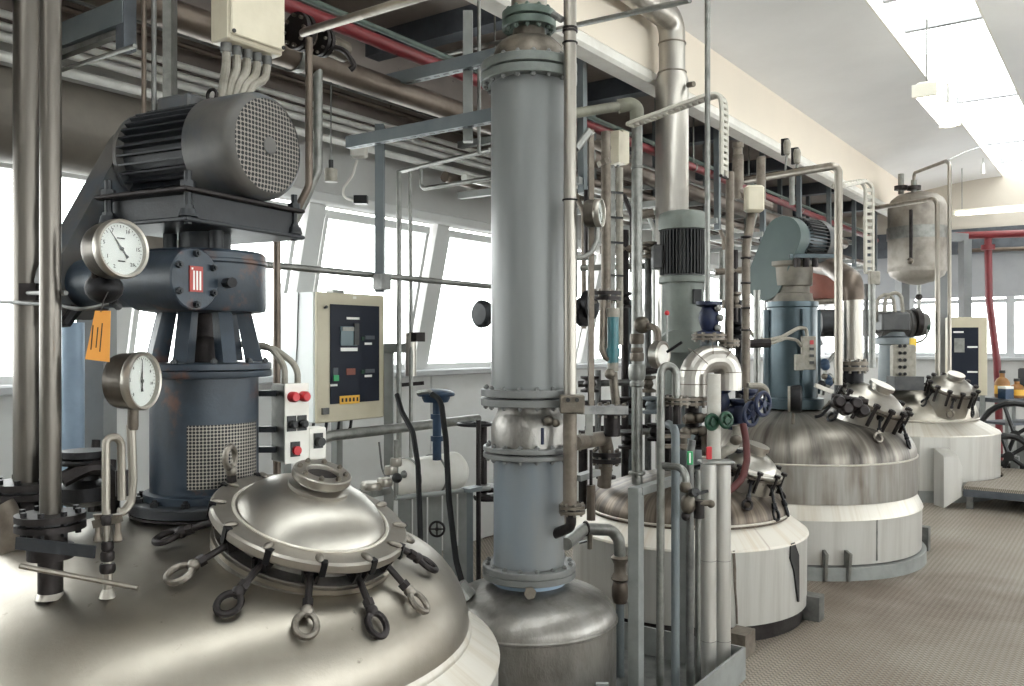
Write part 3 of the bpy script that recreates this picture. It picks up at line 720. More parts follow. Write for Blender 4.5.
# ================================================================== GREY COLUMN AND ITS RECEIVER
CC = PZ(529, 3.8, 0); FC_ = Matrix.Translation(CC)
rv = T('receiver_vessel', 'squat stained steel receiver vessel under the tall grey column', 'vessel', CC)
PRV = dome_prof(.38, .575, .41, rho=.75, kr=.72)
MB(FC_).lathe(list(reversed(PRV)), seg=72, cap=False).build('dome', 'vessel_steel', rv, smooth=60)
MB(FC_).lathe([(.376,.06),(.379,.08),(.379,.41)], seg=72).build('shell', 'vessel_steel', rv)
MB(FC_).lathe([(.379,.40),(.386,.405),(.386,.412),(.379,.417)], seg=72, cap=False).build('weld_seam', 'vessel_steel', rv)
MB(FC_).lathe([(.16,.555),(.158,.585)], seg=48, cap=False).build('nozzle', 'pale_blue', rv)
MB(FC_).lathe([(.2,.584),(.203,.587),(.203,.61),(.2,.612)], seg=48).build('nozzle_flange', 'flange_grey', rv)
for a in (20, 110, 200, 290):
    A = math.radians(a); MB(FC_).box((.33*math.cos(A), .33*math.sin(A), .037), (.07, .07, .052)).build('foot', 'frame_grey', rv, smooth=0)
# loose foil-wrapped plug on its shoulder and the little nozzle under the flange
v_ = (CC - Vector((0,0,0))); tc_ = clock(None, (0, 1)); rt_ = clock(None, (1, 0))
p = CC + tc_*.2 + V(0,0,.54)
MB().cyl(CC+tc_*.155+V(0,0,.565), CC+tc_*.23+V(0,0,.575), .016, seg=10).build('sample_nozzle', 'bolt_steel', rv)
MB().cyl(CC+tc_*.225+V(0,0,.574), CC+tc_*.245+V(0,0,.577), .026, seg=6).build('nozzle_cap', 'cast', rv)
p = CC - rt_*.27 + tc_*.1 + V(0,0,.512)
MB().cyl(p, p - rt_*.04 + V(0,0,.055) , .05, .045, seg=9).build('wrapped_stub', 'galv', rv)
for s in (0, 1):
    q = CC + rt_*(.17+.12*s) + tc_*(.345-.1*s) + V(0,0,.1)
    MB().bar(q, q + tc_*.05 + V(0,0,.13), .012, .05, rt_).build('bracket', 'frame_grey', rv, smooth=0)

col = T('distillation_tower', 'tall grey painted column of flanged tube sections on the receiver vessel', 'column', CC+V(0,0,.613))
def fl_pair(z0, z1, R, m, th=None, nb=16, gap=.008, top=True):
    zm = (z0+z1)/2
    MB(FC_).lathe([(R-.003,z0),(R,z0+.003),(R,zm-gap/2-.002),(R-.003,zm-gap/2)], seg=56).build('flange', m, col)
    MB(FC_).lathe([(R-.003,zm+gap/2),(R,zm+gap/2+.002),(R,z1-.003),(R-.003,z1)], seg=56).build('flange', m, col)
    MB(FC_).lathe([(R-.03,zm-gap/2),(R-.03,zm+gap/2)], seg=40, cap=False).build('gasket', 'black', col)
    bolts(col, FC_ @ Matrix.Translation((0,0,z1)), R-.02, nb, .0105, .01, 'flange_grey' if m != 'flange_green' else 'flange_green', both=z1-z0)
MB(FC_).lathe([(.2,.613),(.203,.616),(.203,.638),(.2,.641)], seg=56).build('flange', 'flange_grey', col)
bolts(col, FC_ @ Matrix.Translation((0,0,.641)), .183, 16, .0105, .01, 'flange_grey')
MB(FC_).lathe([(.155,.641),(.155,1.105)], seg=56, cap=False).build('lower_tube', 'column_paint_low', col)
fl_pair(1.105, 1.155, .2, 'flange_grey')
MB(FC_).lathe([(.165,1.155),(.165,1.235),(.158,1.262),(.143,1.29),(.136,1.305),(.136,1.33)], seg=56, cap=False).build('steel_neck', 'vessel_steel', col, smooth=60)
fl_pair(1.33, 1.402, .21, 'flange_grey')
MB(FC_).lathe([(.166,1.402),(.166,2.725)], seg=56, cap=False).build('upper_tube', 'column_paint', col)
fl_pair(2.725, 2.812, .21, 'flange_pale', nb=18)
MB(FC_).lathe([(.16,2.812),(.158,2.845),(.146,2.885),(.115,2.915),(.075,2.925)], seg=48, cap=False).build('cap', 'cast', col, smooth=60)
MB(FC_).lathe([(.07,2.92),(.07,2.965)], seg=32, cap=False).build('neck', 'cast', col)
fl_pair(2.965, 3.04, .118, 'flange_green', nb=12)
MB(FC_).lathe([(.078,3.04),(.078,3.8)], seg=32, cap=False).build('vent_pipe', 'pipe_steel', col)
# small ball valve on the neck section
q = CC + clock(None,(.45,.89))*.175 + V(0,0,1.245)
MB().ball(q+V(0,0,.03), .022).build('drain_valve', 'cast', col)
MB().ball(q+rt_*.03+V(0,0,.02), .018).build('valve_plug', 'cast', col)
MB().bar(q+V(0,0,.0)-rt_*.025, q-rt_*.025+V(0,0,-.07), .014, .008).build('valve_handle', 'blue_valve', col, smooth=0)

# ================================================================== TRAY AND ITS POSTS
ty0, ty1, tx0, tx1 = 1.506, 2.58, 2.78, 4.02
tr = T('drip_tray', 'low grey steel drip tray around the receiver vessel and pipe bundle', 'tray', ((tx0+tx1)/2, (ty0+ty1)/2, 0))
for a, b_ in (((tx0,ty0),(tx1,ty0)), ((tx1,ty0),(tx1,ty1)), ((tx1,ty1),(tx0,ty1)), ((tx0,ty1),(tx0,ty0))):
    MB().bar((a[0],a[1],.075), (b_[0],b_[1],.075), .012, .15, (0,0,1)).build('side', 'frame_grey', tr, smooth=0)
MB().box(((tx0+tx1)/2,(ty0+ty1)/2,.0055), (tx1-tx0-.012, ty1-ty0-.012, .009)).build('bottom', 'galv_dark', tr, smooth=0)

# ================================================================== THE OTHER REACTORS
def tank(label, C, R, apex, zrim, zcyl, Rj, zcone, zbase, md, mc, mj, rho, skirt='frame_grey', nface=72, seam='clad_cone', kr=.8):
    t = T('reactor_vessel', label, 'reactor', C, 'stirred reactors in a row'); F = Matrix.Translation(C)
    pr = dome_prof(R, apex, zrim, rho=rho, kr=kr)
    MB(F).lathe(list(reversed(pr)), seg=80, cap=False).build('dome', md, t, smooth=60)
    MB(F).lathe([(R,zcyl),(R,zrim)], seg=80, cap=False).build('shell_band', 'stain_band' if md == 'stain_steel' else md, t)
    MB(F).lathe([(R,zrim-.004),(R+.006,zrim),(R+.006,zrim+.006),(R-.002,zrim+.01)], seg=80, cap=False).build('weld_seam', seam, t)
    MB(F).lathe([(R-.01,zcyl+.002),(Rj,zcone),(Rj+.004,zcone-.012)], seg=nface, cap=False).build('jacket_cone', mc, t, smooth=8 if nface < 40 else 35)
    MB(F).lathe([(Rj-.008,zbase),(Rj-.004,zcone-.006)], seg=nface, cap=False).build('jacket', mj, t, smooth=8 if nface < 40 else 35)
    rs_ = Rj + (.025 if R > .85 else -.03)
    MB(F).lathe([(rs_,0),(rs_,zbase-.01 if R > .85 else zbase+.004)], seg=64).build('base_skirt', skirt, t)
    return t, pr
C2 = PZ(687, 5.3, 0); C3 = PZ(790, 6.8, 0); C4 = PZ(908, 9.56, 0)
t2, PR2 = tank('smaller rust-streaked reactor whose white jacket is torn open, behind the pipe bundle', C2, .59, .83, .60, .585, .70, .50, .09, 'stain_rust', 'cone_rusty', 'clad_white', 1.2, 'dark_iron', kr=.74)
t3, PR3 = tank('brown-stained domed reactor with a wide plain steel band, beneath the oblong belt guard', C3, .905, 1.1, .765, .50, .94, .41, .10, 'stain_steel', 'clad_cone', 'clad_white', 2.6, 'frame_grey', 72, kr=.7)
t4, PR4 = tank('bright clean white-jacketed reactor standing by the end windows', C4, .69, 1.17, .80, .785, .90, .67, .12, 'dome_steel', 'clad_cone', 'clad_white', 1.7, 'frame_grey', 20, kr=.68)
MB().box(PZ(741, 4.48, .06), (.14,.1,.12), frame(V(0,0,0), x=EX_).to_3x3()).build('jacket_foot', 'rust_pipe', t2, smooth=0)
MB().box(PZ(813, 5.05, .07), (.1,.1,.14), frame(V(0,0,0), x=EX_).to_3x3()).build('jacket_foot', 'galv_dark', t2, smooth=0)
# torn insulation on the smaller reactor: dark gash with curled lips; wall seams
def on_cyl(C, R, px, z):
    k = (px - CXP)/FPX; best = None
    for i in range(3600):
        d = 3 + i*.002; p = PZ(px, d, z)
        if math.hypot(p.x-C.x, p.y-C.y) <= R: return p
    return C
def strip_on(C, R, pts, lift, name, m, parent, w):
    b = MB()
    ps = [on_cyl(C, R, px, z) for px, z in pts]
    for p, q, w0, w1 in zip(ps, ps[1:], w, w[1:]):
        n0 = (Vector((p.x,p.y,0))-Vector((C.x,C.y,0))).normalized(); t0 = Vector((-n0.y, n0.x, 0))
        n1 = (Vector((q.x,q.y,0))-Vector((C.x,C.y,0))).normalized(); t1_ = Vector((-n1.y, n1.x, 0))
        a, b2, c, d = p+n0*lift-t0*w0, p+n0*lift+t0*w0, q+n1*lift+t1_*w1, q+n1*lift-t1_*w1
        e = [v - (n0 if i < 2 else n1)*(lift+.01) for i, v in enumerate((a, b2, c, d))]
        b.add([a,b2,c,d]+e, [(0,1,2,3),(7,6,5,4),(0,4,5,1),(1,5,6,2),(2,6,7,3),(3,7,4,0)])
    return b.build(name, m, parent, smooth=0)
strip_on(C2, .697, [(792,.50),(794,.42),(796,.34),(797,.25),(798,.16)], .006, 'torn_gap', 'black', t2, [.02,.05,.03,.02,.006])
strip_on(C2, .697, [(733.5,.50),(734.5,.40),(735,.3),(736.5,.2),(737,.11)], .005, 'sheet_seam', 'rust_pipe', t2, [.006,.008,.005,.004,.004])
strip_on(C2, .699, [(700,.496),(740,.496),(770,.496),(790,.496)], .004, 'rim_rust', 'rust_pipe', t2, [.002,.003,.003,.002])
strip_on(C3, .936, [(877,.40),(877,.3),(877,.12)], .003, 'sheet_seam', 'galv', t3, [.006,.006,.006])
for px in (824, 846):
    p = on_cyl(C3, .94, px, .1); n0 = Vector((p.x-C3.x, p.y-C3.y, 0)).normalized()
    MB().bar(p+n0*.0+V(0,0,-.09), p+n0*.03+V(0,0,.1), .02, .09, n0).build('jacket_bracket', 'galv', t3, smooth=0)
MB().box(PZ(921, 6.75, .09), (.09,.12,.18)).build('drain_box', 'galv_dark', t3, smooth=0)
# square duct box against the end reactor
p = PZ(948, 8.52, 0); b = MB(); wq = clock(None,(1,0)); tq = clock(None,(0,1))
F_ = frame(p, x=wq)
b.add([F_ @ Vector(v) for v in ((-.09,-.1,.0),(.09,-.1,.12),(.09,.1,.12),(-.09,.1,.0),(-.09,-.1,.50),(.05,-.1,.50),(.05,.1,.56),(-.09,.1,.56),(.09,-.1,.40),(.09,.1,.46))],
      [(0,3,2,1),(0,1,8,5,4),(1,2,9,8),(3,7,6,9,2),(0,4,7,3),(4,5,6,7),(5,8,9,6)])
MB(F_).box((0,0,.01),(.1,.1,.02))
b.build('vent_chute', 'foil', None, 'folded grey sheet-metal chute standing in front of the end reactor', 'chute', smooth=0)
# ================================================================== GENERIC PIPE HELPERS
def pts_(pts): return [P(*p) if isinstance(p, tuple) else p for p in pts]
def pipe(name, label, cat, pts, r, m, bend=0, seg=12, flanges=(), fm=None, group=None, extra=None, bmat='bolt_steel'):
    """a pipe run: points are (px, py, depth) or vectors; flanges = (index along path or point, axis, radius, thickness)"""
    ps = pts_(pts)
    low = min(ps, key=lambda q: q.z)
    if not flanges and not extra:
        return MB().tube(ps, r, seg, bend).build(name, m, None, label, cat, group, smooth=45)
    t = T(name, label, cat, low, group)
    MB().tube(ps, r, seg, bend).build('tube', m, t, smooth=45)
    for f in flanges: flange(t, pts_([f[0]])[0], f[1], f[2], f[3], fm or m, f[4] if len(f) > 4 else 8, bmat)
    return t
def flange(t, p, ax, R, th, m, nb=8, bmat='bolt_steel', gap=True):
    F = frame(p, z=ax)
    g = th*.1
    MB(F).lathe([(R,-th/2),(R,-g)], seg=24).build('flange', m, t)
    MB(F).lathe([(R,g),(R,th/2)], seg=24).build('flange', m, t)
    MB(F).lathe([(R*.8,-g),(R*.8,g)], seg=16, cap=False).build('gasket', 'black', t)
    if nb: boltstuff(t, F @ Matrix.Translation((0,0,th/2)), R*.8, nb, R*.1, th*.28, bmat, both=th)
def handwheel(t, p, ax, R, r, m, spokes=4, name='handwheel'):
    F = frame(p, z=ax); w_ = MB(F).torus((0,0,0), (0,0,1), R, r, 24, 8).build(name, m, t)
    for i in range(spokes):
        a = 2*PI*i/spokes
        MB(F).tube([(0,0,r*.4), (R*math.cos(a), R*math.sin(a), 0)], r*.7, 6).build('spoke', m, w_)
    MB(F).lathe([(r*1.6,-r),(r*1.6,r*1.2)], seg=12).build('hub', m, w_)
    return w_
UP = Vector((0,0,1)); EX = Vector((1,0,0)); EY = Vector((0,1,0))
RT = clock(None, (1,0)); TC = clock(None, (0,1))

# ================================================================== MANHOLES ON THE OTHER REACTORS
def manhole(t, C, pr, px, py, R, h, tilt, n, sc_, m='lid_steel', extra=True, lean=None, rise=.4):
    p = dome_hit(C, pr, px, py); u = Vector((p.x-C.x, p.y-C.y, 0)).normalized()
    nz = (UP + (lean if lean is not None else u)*math.tan(math.radians(tilt))).normalized()
    F = frame(p, x=u, z=nz)
    MB(F).lathe([(R*.88,-R*.5),(R*.88,h*.3),(R*.84,h)], seg=32, cap=False).build('manhole_neck', m, t)
    MB(F).lathe([(R*.85,h-.012),(R,h-.012),(R,h),(R*.85,h)], seg=36, cap=False).build('neck_flange', 'cast', t)
    ld = MB(F).lathe([(R*.98,h+.004),(R,h+.008),(R,h+.025),(R*.97,h+.03),(R*.8,h+.034),(R*.72,h+.06),(R*.5,h+.03+R*rise*.8),(R*.25,h+.03+R*rise*.97),(0,h+.03+R*rise)], seg=36, cap=False).build('manhole_lid', m, t, smooth=50)
    if extra:
        top = h+.02+R*rise
        MB(F).lathe([(R*.3,top-.02),(R*.3,top+.03),(R*.36,top+.03),(R*.36,top+.055),(0,top+.055)], seg=24, cap=False).build('sight_glass', 'clean_steel', ld)
    for i in range(n):
        a = 2*PI*(i+.5)/n; c_, s_ = math.cos(a), math.sin(a)
        b = MB(F); b.cyl((R*c_, R*s_, h-.09*sc_), (R*c_, R*s_, h+.045*sc_), .011*sc_, seg=6); b.cyl((R*c_, R*s_, h+.03), (R*c_, R*s_, h+.03+.018*sc_), .02*sc_, seg=8)
        sb = b.build('clamp', 'dark_iron', t)
    return F
F2m = manhole(t2, C2, PR2, 744, 484, .19, .10, 20, 10, .9)
F3m = manhole(t3, C3, PR3, 864, 420, .25, .15, 27, 14, 1.3, rise=.3)
F4m = manhole(t4, C4, PR4, 948, 400, .235, .14, 24, 12, 1.3, rise=.35)
# hanging swing bolts on the small reactor's manhole (drawn back) 
z2 = lambda p: dome_z(PR2, min(.59, math.hypot(p.x-C2.x, p.y-C2.y)))
swing_bolts(t2, F2m, .2, 9, .3, z2, 1.0, ('black_iron','dark_iron'), hz=.08, reach=.17, drop=.03)
z3 = lambda p: dome_z(PR3, min(.905, math.hypot(p.x-C3.x, p.y-C3.y)))
swing_bolts(t3, F3m, .26, 6, .2, z3, 1.1, ('black_iron','bolt_steel'), hz=.12, reach=.15, drop=.03)
z4 = lambda p: dome_z(PR4, min(.69, math.hypot(p.x-C4.x, p.y-C4.y)))
swing_bolts(t4, F4m, .245, 6, .5, z4, 1.2, ('black_iron','bolt_steel'), hz=.11, reach=.13, drop=.03)

# ================================================================== DRIVE OF THE SMALL REACTOR: upright finned motor
M2 = PZ(683, 5.42, 0); F = Matrix.Translation(M2)
Z2 = lambda y: zof(y, 5.45)
d2 = T('agitator_drive', 'upright grey-green motor with dark ribs on a pale pedestal, above the smaller reactor', 'agitator', M2+V(0,0,Z2(480)), 'agitator drives on the reactors')
MB(F).lathe([(.14,Z2(480)),(.14,Z2(468)),(.115,Z2(467)),(.115,Z2(400))], seg=32).build('stool', 'frame_blue', d2)
MB(F).lathe([(.165,Z2(400)),(.165,Z2(394)),(.13,Z2(393)),(.135,Z2(352)),(.15,Z2(351)),(.15,Z2(346)),(.132,Z2(345)),(.128,Z2(284))], seg=40).build('pedestal', 'motor_green', d2)
MB(F).lathe([(.145,Z2(284)),(.15,Z2(283)),(.15,Z2(278)),(.14,Z2(277))], seg=40).build('motor_flange', 'motor_green', d2)
MB(F).lathe([(.115,Z2(277)),(.115,Z2(231))], seg=32).build('motor_body', 'fin_dark', d2)
fb = MB(F)
for i in range(40):
    a = 2*PI*i/40; fb.box(Matrix.Rotation(a,3,'Z') @ Vector((.128,0,(Z2(276)+Z2(231))/2)), (.03,.006,Z2(231)-Z2(274)), Matrix.Rotation(a,3,'Z'))
fb.build('cooling_fins', 'fin_dark', d2, kind='stuff', smooth=0)
MB(F).lathe([(.15,Z2(231)),(.152,Z2(229)),(.152,Z2(220)),(.145,Z2(215)),(.12,Z2(213)),(0,Z2(212.5))], seg=40, cap=False).build('fan_cowl', 'motor_green', d2, smooth=60)
q = M2 - RT*.165 + TC*.02
MB().box(q+V(0,0,Z2(258)), (.06,.11,.15), frame(V(0,0,0), x=RT).to_3x3(), bev=.008).build('terminal_box', 'fin_dark', d2, smooth=0)
MB().box(M2+TC*.135+RT*.06+V(0,0,Z2(298)), (.05,.02,.09), frame(V(0,0,0), x=RT).to_3x3()).build('inspection_slot', 'black', d2, smooth=0)
p2 = M2 + TC*.2 - RT*.03
gcv = MB(frame(p2+V(0,0,Z2(352)), x=RT, z=TC)).prism([(.1*math.cos(t*PI/12)*1.4-.03, .14*math.sin(t*PI/12)) for t in range(13)], Matrix.Identity(4), -.12)
gcv.build('guard_cover', 'motor_green', d2)

# ================================================================== DRIVE OF THE STAINED REACTOR: oblong belt guard, motor behind
Z3 = lambda y, d=6.75: zof(y, d)
M3 = PZ(792, 6.75, 0); F = Matrix.Translation(M3)
d3 = T('agitator_drive', 'agitator drive with oblong grey-green belt guard on a teal cylinder stool', 'agitator', M3+V(0,0,1.1), 'agitator drives on the reactors')
MB(F).lathe([(.235,1.10),(.235,Z3(398)),(.19,Z3(397)),(.187,Z3(308)),(.195,Z3(307)),(.195,Z3(302))], seg=48).build('stool', 'pump_teal', d3)
for a in (40, 130, 220, 310):
    A = math.radians(a); MB(F).box((.2*math.cos(A), .2*math.sin(A), Z3(352)), (.05,.02,Z3(310)-Z3(394)), Matrix.Rotation(A,3,'Z')).build('stool_rib', 'pump_teal', d3, smooth=0)
MB(F).lathe([(.16,Z3(302)),(.15,Z3(294)),(.13,Z3(293)),(.13,Z3(287)),(.15,Z3(286)),(.155,Z3(268)),(.17,Z3(266)),(.17,Z3(262))], seg=36).build('gearbox', 'gear_beige', d3)
MB().box(M3+RT*.1+V(0,0,Z3(258)), (.34,.34,.03), frame(V(0,0,0), x=RT).to_3x3()).build('motor_plate', 'drive_teal', d3, smooth=0)
GN = clock(None, (-.76, .65)); GU = UP; 
Fg = frame(M3 + TC*.2 - RT*.02, x=GN.cross(UP)*-1, z=GN)
def gxy(px, py):      # a pixel onto the guard's plane, in its own coordinates
    o = Fg.translation; n = GN; a = P(px, py, 1) - Vector((0,0,CAMZ)); c0 = Vector((0,0,CAMZ))
    s = (o-c0).dot(n)/a.dot(n); return Fg.inverted() @ (c0 + a*s)
g0, g1 = gxy(764, 280), gxy(782, 237)
gd = MB(Fg).prism(stadium((g0.x, g0.y), (g1.x, g1.y), .16, 16), Matrix.Identity(4), -.12).build('belt_guard', 'guard_green', d3)
wq = Fg @ Vector((g1.x, g1.y, -.12)); wd = -GN
Fm3 = frame(wq, x=UP, z=wd)
MB(Fm3).lathe([(.1,0),(.14,.02),(.14,.3)], seg=32).build('motor_body', 'drive_teal', d3)
fb = MB(Fm3)
for i in range(36):
    a = 2*PI*i/36; fb.box(Matrix.Rotation(a,3,'Z') @ Vector((.155,0,.17)), (.03,.006,.24), Matrix.Rotation(a,3,'Z'))
fb.build('cooling_fins', 'fin_dark', d3, kind='stuff', smooth=0)
MB(Fm3).lathe([(.172,.29),(.174,.3),(.174,.38),(.15,.4),(0,.402)], seg=36, cap=False).build('fan_cowl', 'motor_grey', d3)
for i, (px, py) in enumerate(((797,262),(806,262),(815,262))):
    MB().cyl(P(px,py+5,6.55), P(px,py-4,6.55), .025, seg=8).build('jack_bolt', 'dark_iron', d3)

# ================================================================== DRIVE OF THE END REACTOR: horizontal dark gearmotor
M4 = PZ(893, 9.3, 0); Z4 = lambda y: zof(y, 9.3); F = Matrix.Translation(M4)
d4 = T('agitator_drive', 'dark horizontal geared motor with paired grey hoses above the end reactor', 'agitator', M4+V(0,0,Z4(386)), 'agitator drives on the reactors')
MB(F).lathe([(.2,Z4(386)),(.2,Z4(382)),(.15,Z4(381)),(.14,Z4(345)),(.18,Z4(344)),(.18,Z4(338)),(.13,Z4(336)),(.13,Z4(328))], seg=32).build('stool', 'frame_blue', d4)
Fx = frame(P(872, 324, 9.3), x=UP, z=RT)
MB(Fx).lathe([(.05,-.0),(.1,.01),(.1,.06),(.14,.08),(.14,.36),(.15,.37),(.15,.4),(.14,.42),(.13,.52),(.11,.58),(.06,.6)], seg=28).build('motor_body', 'motor_grey', d4)
MB().box(P(893, 322, 9.15), (.3,.18,.2), frame(V(0,0,0), x=RT).to_3x3(), bev=.02).build('gear_case', 'fin_dark', d4)
MB().cyl(P(913,322,9.25), P(918,322,9.25), .15, seg=28).build('motor_end_shield', 'dark_iron', d4)
for i in range(2):
    MB().tube([P(876+8*i,322,9.2), P(877+8*i,300,9.2), P(884+8*i,294-2*i,9.2), P(893+8*i,296-2*i,9.2), P(895+8*i,313,9.2)], .02, 8, .08).build('hose', 'hose_grey', d4)
MB().box(P(903,362,9.0), (.24,.1,.36), frame(V(0,0,0), x=RT).to_3x3(), bev=.015).build('switch_box', 'hose_grey', d4)
for i in range(2):
    for j in range(5): MB().cyl(P(900+5*i,346+7*j,8.95), P(900+5*i,346+7*j,8.92), .018, seg=8).build('switch', 'black', d4)
MB().box(P(913,345,8.98), (.06,.03,.14), frame(V(0,0,0), x=RT).to_3x3()).build('warning_label', 'yellow', d4)
MB().box(P(905,383,8.95), (.3,.2,.14), frame(V(0,0,0), x=RT).to_3x3()).build('mount_block', 'fin_dark', d4)
MB().tube([P(927,328,9.2), P(927,336,9.2), P(922,341,9.2), P(915,343,9.1)], .012, 8, .05).build('drain_tube', 'galv', d4)
MB().ball(P(928,327,9.2), .03).build('drain_cock', 'green', d4)
# ================================================================== PIPES AND GAUGES ON THE LARGE REACTOR
def dz1(px, d): p = PZ(px, d, 0); return dome_z(PR1, math.hypot(p.x-C1.x, p.y-C1.y))
a_, b_ = PZ(28, 2.75, 0), PZ(50.5, 2.22, 0)
za = dz1(28, 2.75)
pa = T('riser_pipe', 'thicker steel riser pipe with stacked dark flanges, at the picture edge', 'pipe', PZ(28, 2.75, za), 'riser pipes on the large reactor')
MB().tube([PZ(28,2.75,3.53), PZ(28,2.75,za+.01)], .0425, 24).build('tube', 'riser_steel', pa)
for y_, th in ((489,.05),(548,.04)): flange(pa, PZ(28,2.75,zof(y_,2.75)), UP, .105, th, 'dark_iron', 8, 'black_iron')
MB().lathe([(.06,0),(.075,.03),(.075,.09),(.06,.12)], Matrix.Translation(PZ(28,2.75,zof(536,2.75))), 20).build('valve_body', 'dark_iron', pa)
MB().tube([P(3,505,2.6), P(8,512,2.6), P(10,535,2.6), P(10,560,2.62)], .032, 12, .05).build('branch_elbow', 'rust_pipe', pa)
pb = T('riser_pipe', 'slimmer steel riser pipe with lever valve standing on the big dome', 'pipe', PZ(50.5, 2.22, .93), 'riser pipes on the large reactor')
zb = lambda y: zof(y, 2.22)
MB().tube([PZ(50.5,2.22,3.7), PZ(50.5,2.22,zb(517))], .0255, 24).build('tube', 'riser_steel', pb)
flange(pb, PZ(50.5,2.22,zb(521)), UP, .083, .04, 'dark_iron', 8, 'black_iron')
MB().lathe([(.03,zb(592)),(.03,zb(560)),(.055,zb(558)),(.055,zb(545)),(.04,zb(543)),(.04,zb(530))], Matrix.Translation(PZ(50.5,2.22,0)), 20).build('valve_body', 'dark_iron', pb)
MB().bar(P(16,543,2.12), P(95,552,2.1), .006, .03, UP).build('lever', 'machine_dark', pb, smooth=0)
MB().tube([P(20,566,2.1), P(138,588,2.12)], .007, 8).build('tie_bar', 'pipe_steel', pb)
MB().lathe([(.038,-.004),(.034,.006),(.03,.01)], Matrix.Translation(PZ(50.5,2.22,zb(596))), 20, False).build('weld_collar', 'clean_steel', pb)
# clamp band round both risers, with the rod it holds
cb = T('pipe_clamp', 'flat steel clamp and rod tying the two riser pipes together', 'clamp', P(45,291,2.3))
MB().tube([P(24,293,2.62), P(30,293,2.5), P(66,293,2.2)], .006, 8).build('band', 'galv_dark', cb)
MB().box(P(30,292,2.55), (.05,.03,.05), frame(V(0,0,0), x=RT).to_3x3()).build('block', 'dark_iron', cb, smooth=0)
MB().tube([P(-10,301,2.7), P(55,305,2.4), P(84,310,2.3), P(108,304,2.35)], .0055, 8, .1).build('rod', 'galv_dark', cb)

def gauge(name_label, p, n, R, needle, group, px_scale=1, depth=.05, stem=None):
    "round dial gauge: case, bezel ring, dial with ticks and numerals, needle, glass"
    g = T('pressure_gauge', name_label, 'gauge', p, group)
    F = frame(p, x=UP.cross(n), z=n)
    MB(F).lathe([(R*.5,-depth),(R*.9,-depth),(R*.95,-depth*.8),(R*.95,-.004)], seg=40).build('case', 'riser_steel', g)
    MB(F).lathe([(R*.95,-.012),(R,-.008),(R,.008),(R*.96,.014),(R*.88,.012),(R*.86,.0)], seg=48, cap=False).build('bezel', 'clean_steel', g, smooth=50)
    dl = MB(F).lathe([(R*.88,.0),(0,.0005)], seg=40, cap=False).build('dial', 'dial', g)
    tk = MB(F)
    for i in range(31):
        a = math.radians(-135+270*i/30) ; c_, s_ = math.sin(a), math.cos(a)
        l = .1 if i % 5 == 0 else .05
        tk.box((R*(.8-l/2)*c_, R*(.8-l/2)*s_, .0012), (R*.014, R*l, .0006), Matrix.Rotation(-a,3,'Z'))
    tk.build('tick_marks', 'ink', dl, kind='stuff', smooth=0)
    A = math.radians(needle); u = Vector((math.sin(A), math.cos(A), 0)); w_ = Vector((u.y, -u.x, 0))
    nd = MB(F); z = Vector((0,0,.003))
    pts = [u*R*.74, w_*R*.03+u*R*.0, -u*R*.22+w_*R*.02, -u*R*.36+w_*R*.06, -u*R*.36-w_*R*.06, -u*R*.22-w_*R*.02, -w_*R*.03]
    nd.prism([(q.x, q.y) for q in reversed(pts)], Matrix.Translation(z), .0015)
    nd.lathe([(R*.06,.003),(R*.06,.006)], seg=12); nd.build('needle', 'ink', dl, smooth=0)
    MB(F).lathe([(R*.87,.009),(R*.87,.0105)], seg=32).build('glass', 'gauge_glass', g)
    return g, F
def text(s, F, size, m, parent, name='numeral'):
    cu = bpy.data.curves.new('numeral', 'FONT'); cu.body = s; cu.size = size; cu.align_x = 'CENTER'; cu.align_y = 'CENTER'; cu.extrude = .0003; cu.resolution_u = 1
    to = bpy.data.objects.new('numeral', cu); COL.objects.link(to)
    me = bpy.data.meshes.new_from_object(to.evaluated_get(bpy.context.evaluated_depsgraph_get()))
    bpy.data.objects.remove(to); me.materials.append(M[m])
    return inst(name, me, parent, F)
gn1 = clock(None, (.88, .47)); g1p = P(121, 249, 2.12)
g1_, FG1 = gauge('round white-dial pressure gauge in front of the worm gearbox', g1p, (gn1 + UP*.05).normalized(), .073, -37, 'dial gauges', depth=.06)
for s_, a, r_ in (('2',-155,.62),('1',-118,.56),('5',-75,.62),('7',-28,.62),('10',25,.62),('15',88,.62),('20',140,.62)):
    A = math.radians(a); text(s_, FG1 @ Matrix.Translation((r_*.0775*math.sin(A), r_*.0775*math.cos(A), .0008)), .0135, 'ink', g1_)
pm = MB(FG1); pm.box((0,.026,.0012), (.022,.003,.0005)); pm.box((0,-.03,.0012), (.02,.003,.0005)); pm.build('maker_print', 'ink', g1_, kind='stuff', smooth=0)
MB().tube([g1p-gn1*.06, g1p-gn1*.1+V(0,0,-.06), P(112,300,2.25), P(118,306,2.4)], .012, 10, .04).build('stem', 'dark_iron', g1_)
MB().ball(P(104,288,2.2), .045, .05, .04).build('valve_block', 'black_iron', g1_)
gn2 = clock(None, (.985, .17)); g2p = P(141, 381, 2.28)
g2_, FG2 = gauge('round pressure gauge on an upright siphon stem above the big dome', g2p, gn2, .077, 0, 'dial gauges', depth=.065)
for s_, a in (('0',-135),('2',-85),('4',-45),('8',60),('10',100)):
    A = math.radians(a); text(s_, FG2 @ Matrix.Translation((.62*.077*math.sin(A), .62*.077*math.cos(A), .0008)), .0125, 'ink', g2_)
sb_ = P(133, 412, 2.3)
MB().lathe([(.012,0),(.014,.01),(.014,.05),(.012,.08)], Matrix.Translation(V(sb_.x, sb_.y, zof(430,2.3))), 12).build('union', 'rust_pipe', g2_)
sp = T('siphon_manifold', 'thin looped siphon tube with clamp valves rising from the big dome', 'pipe fitting', P(108, 594, 2.2))
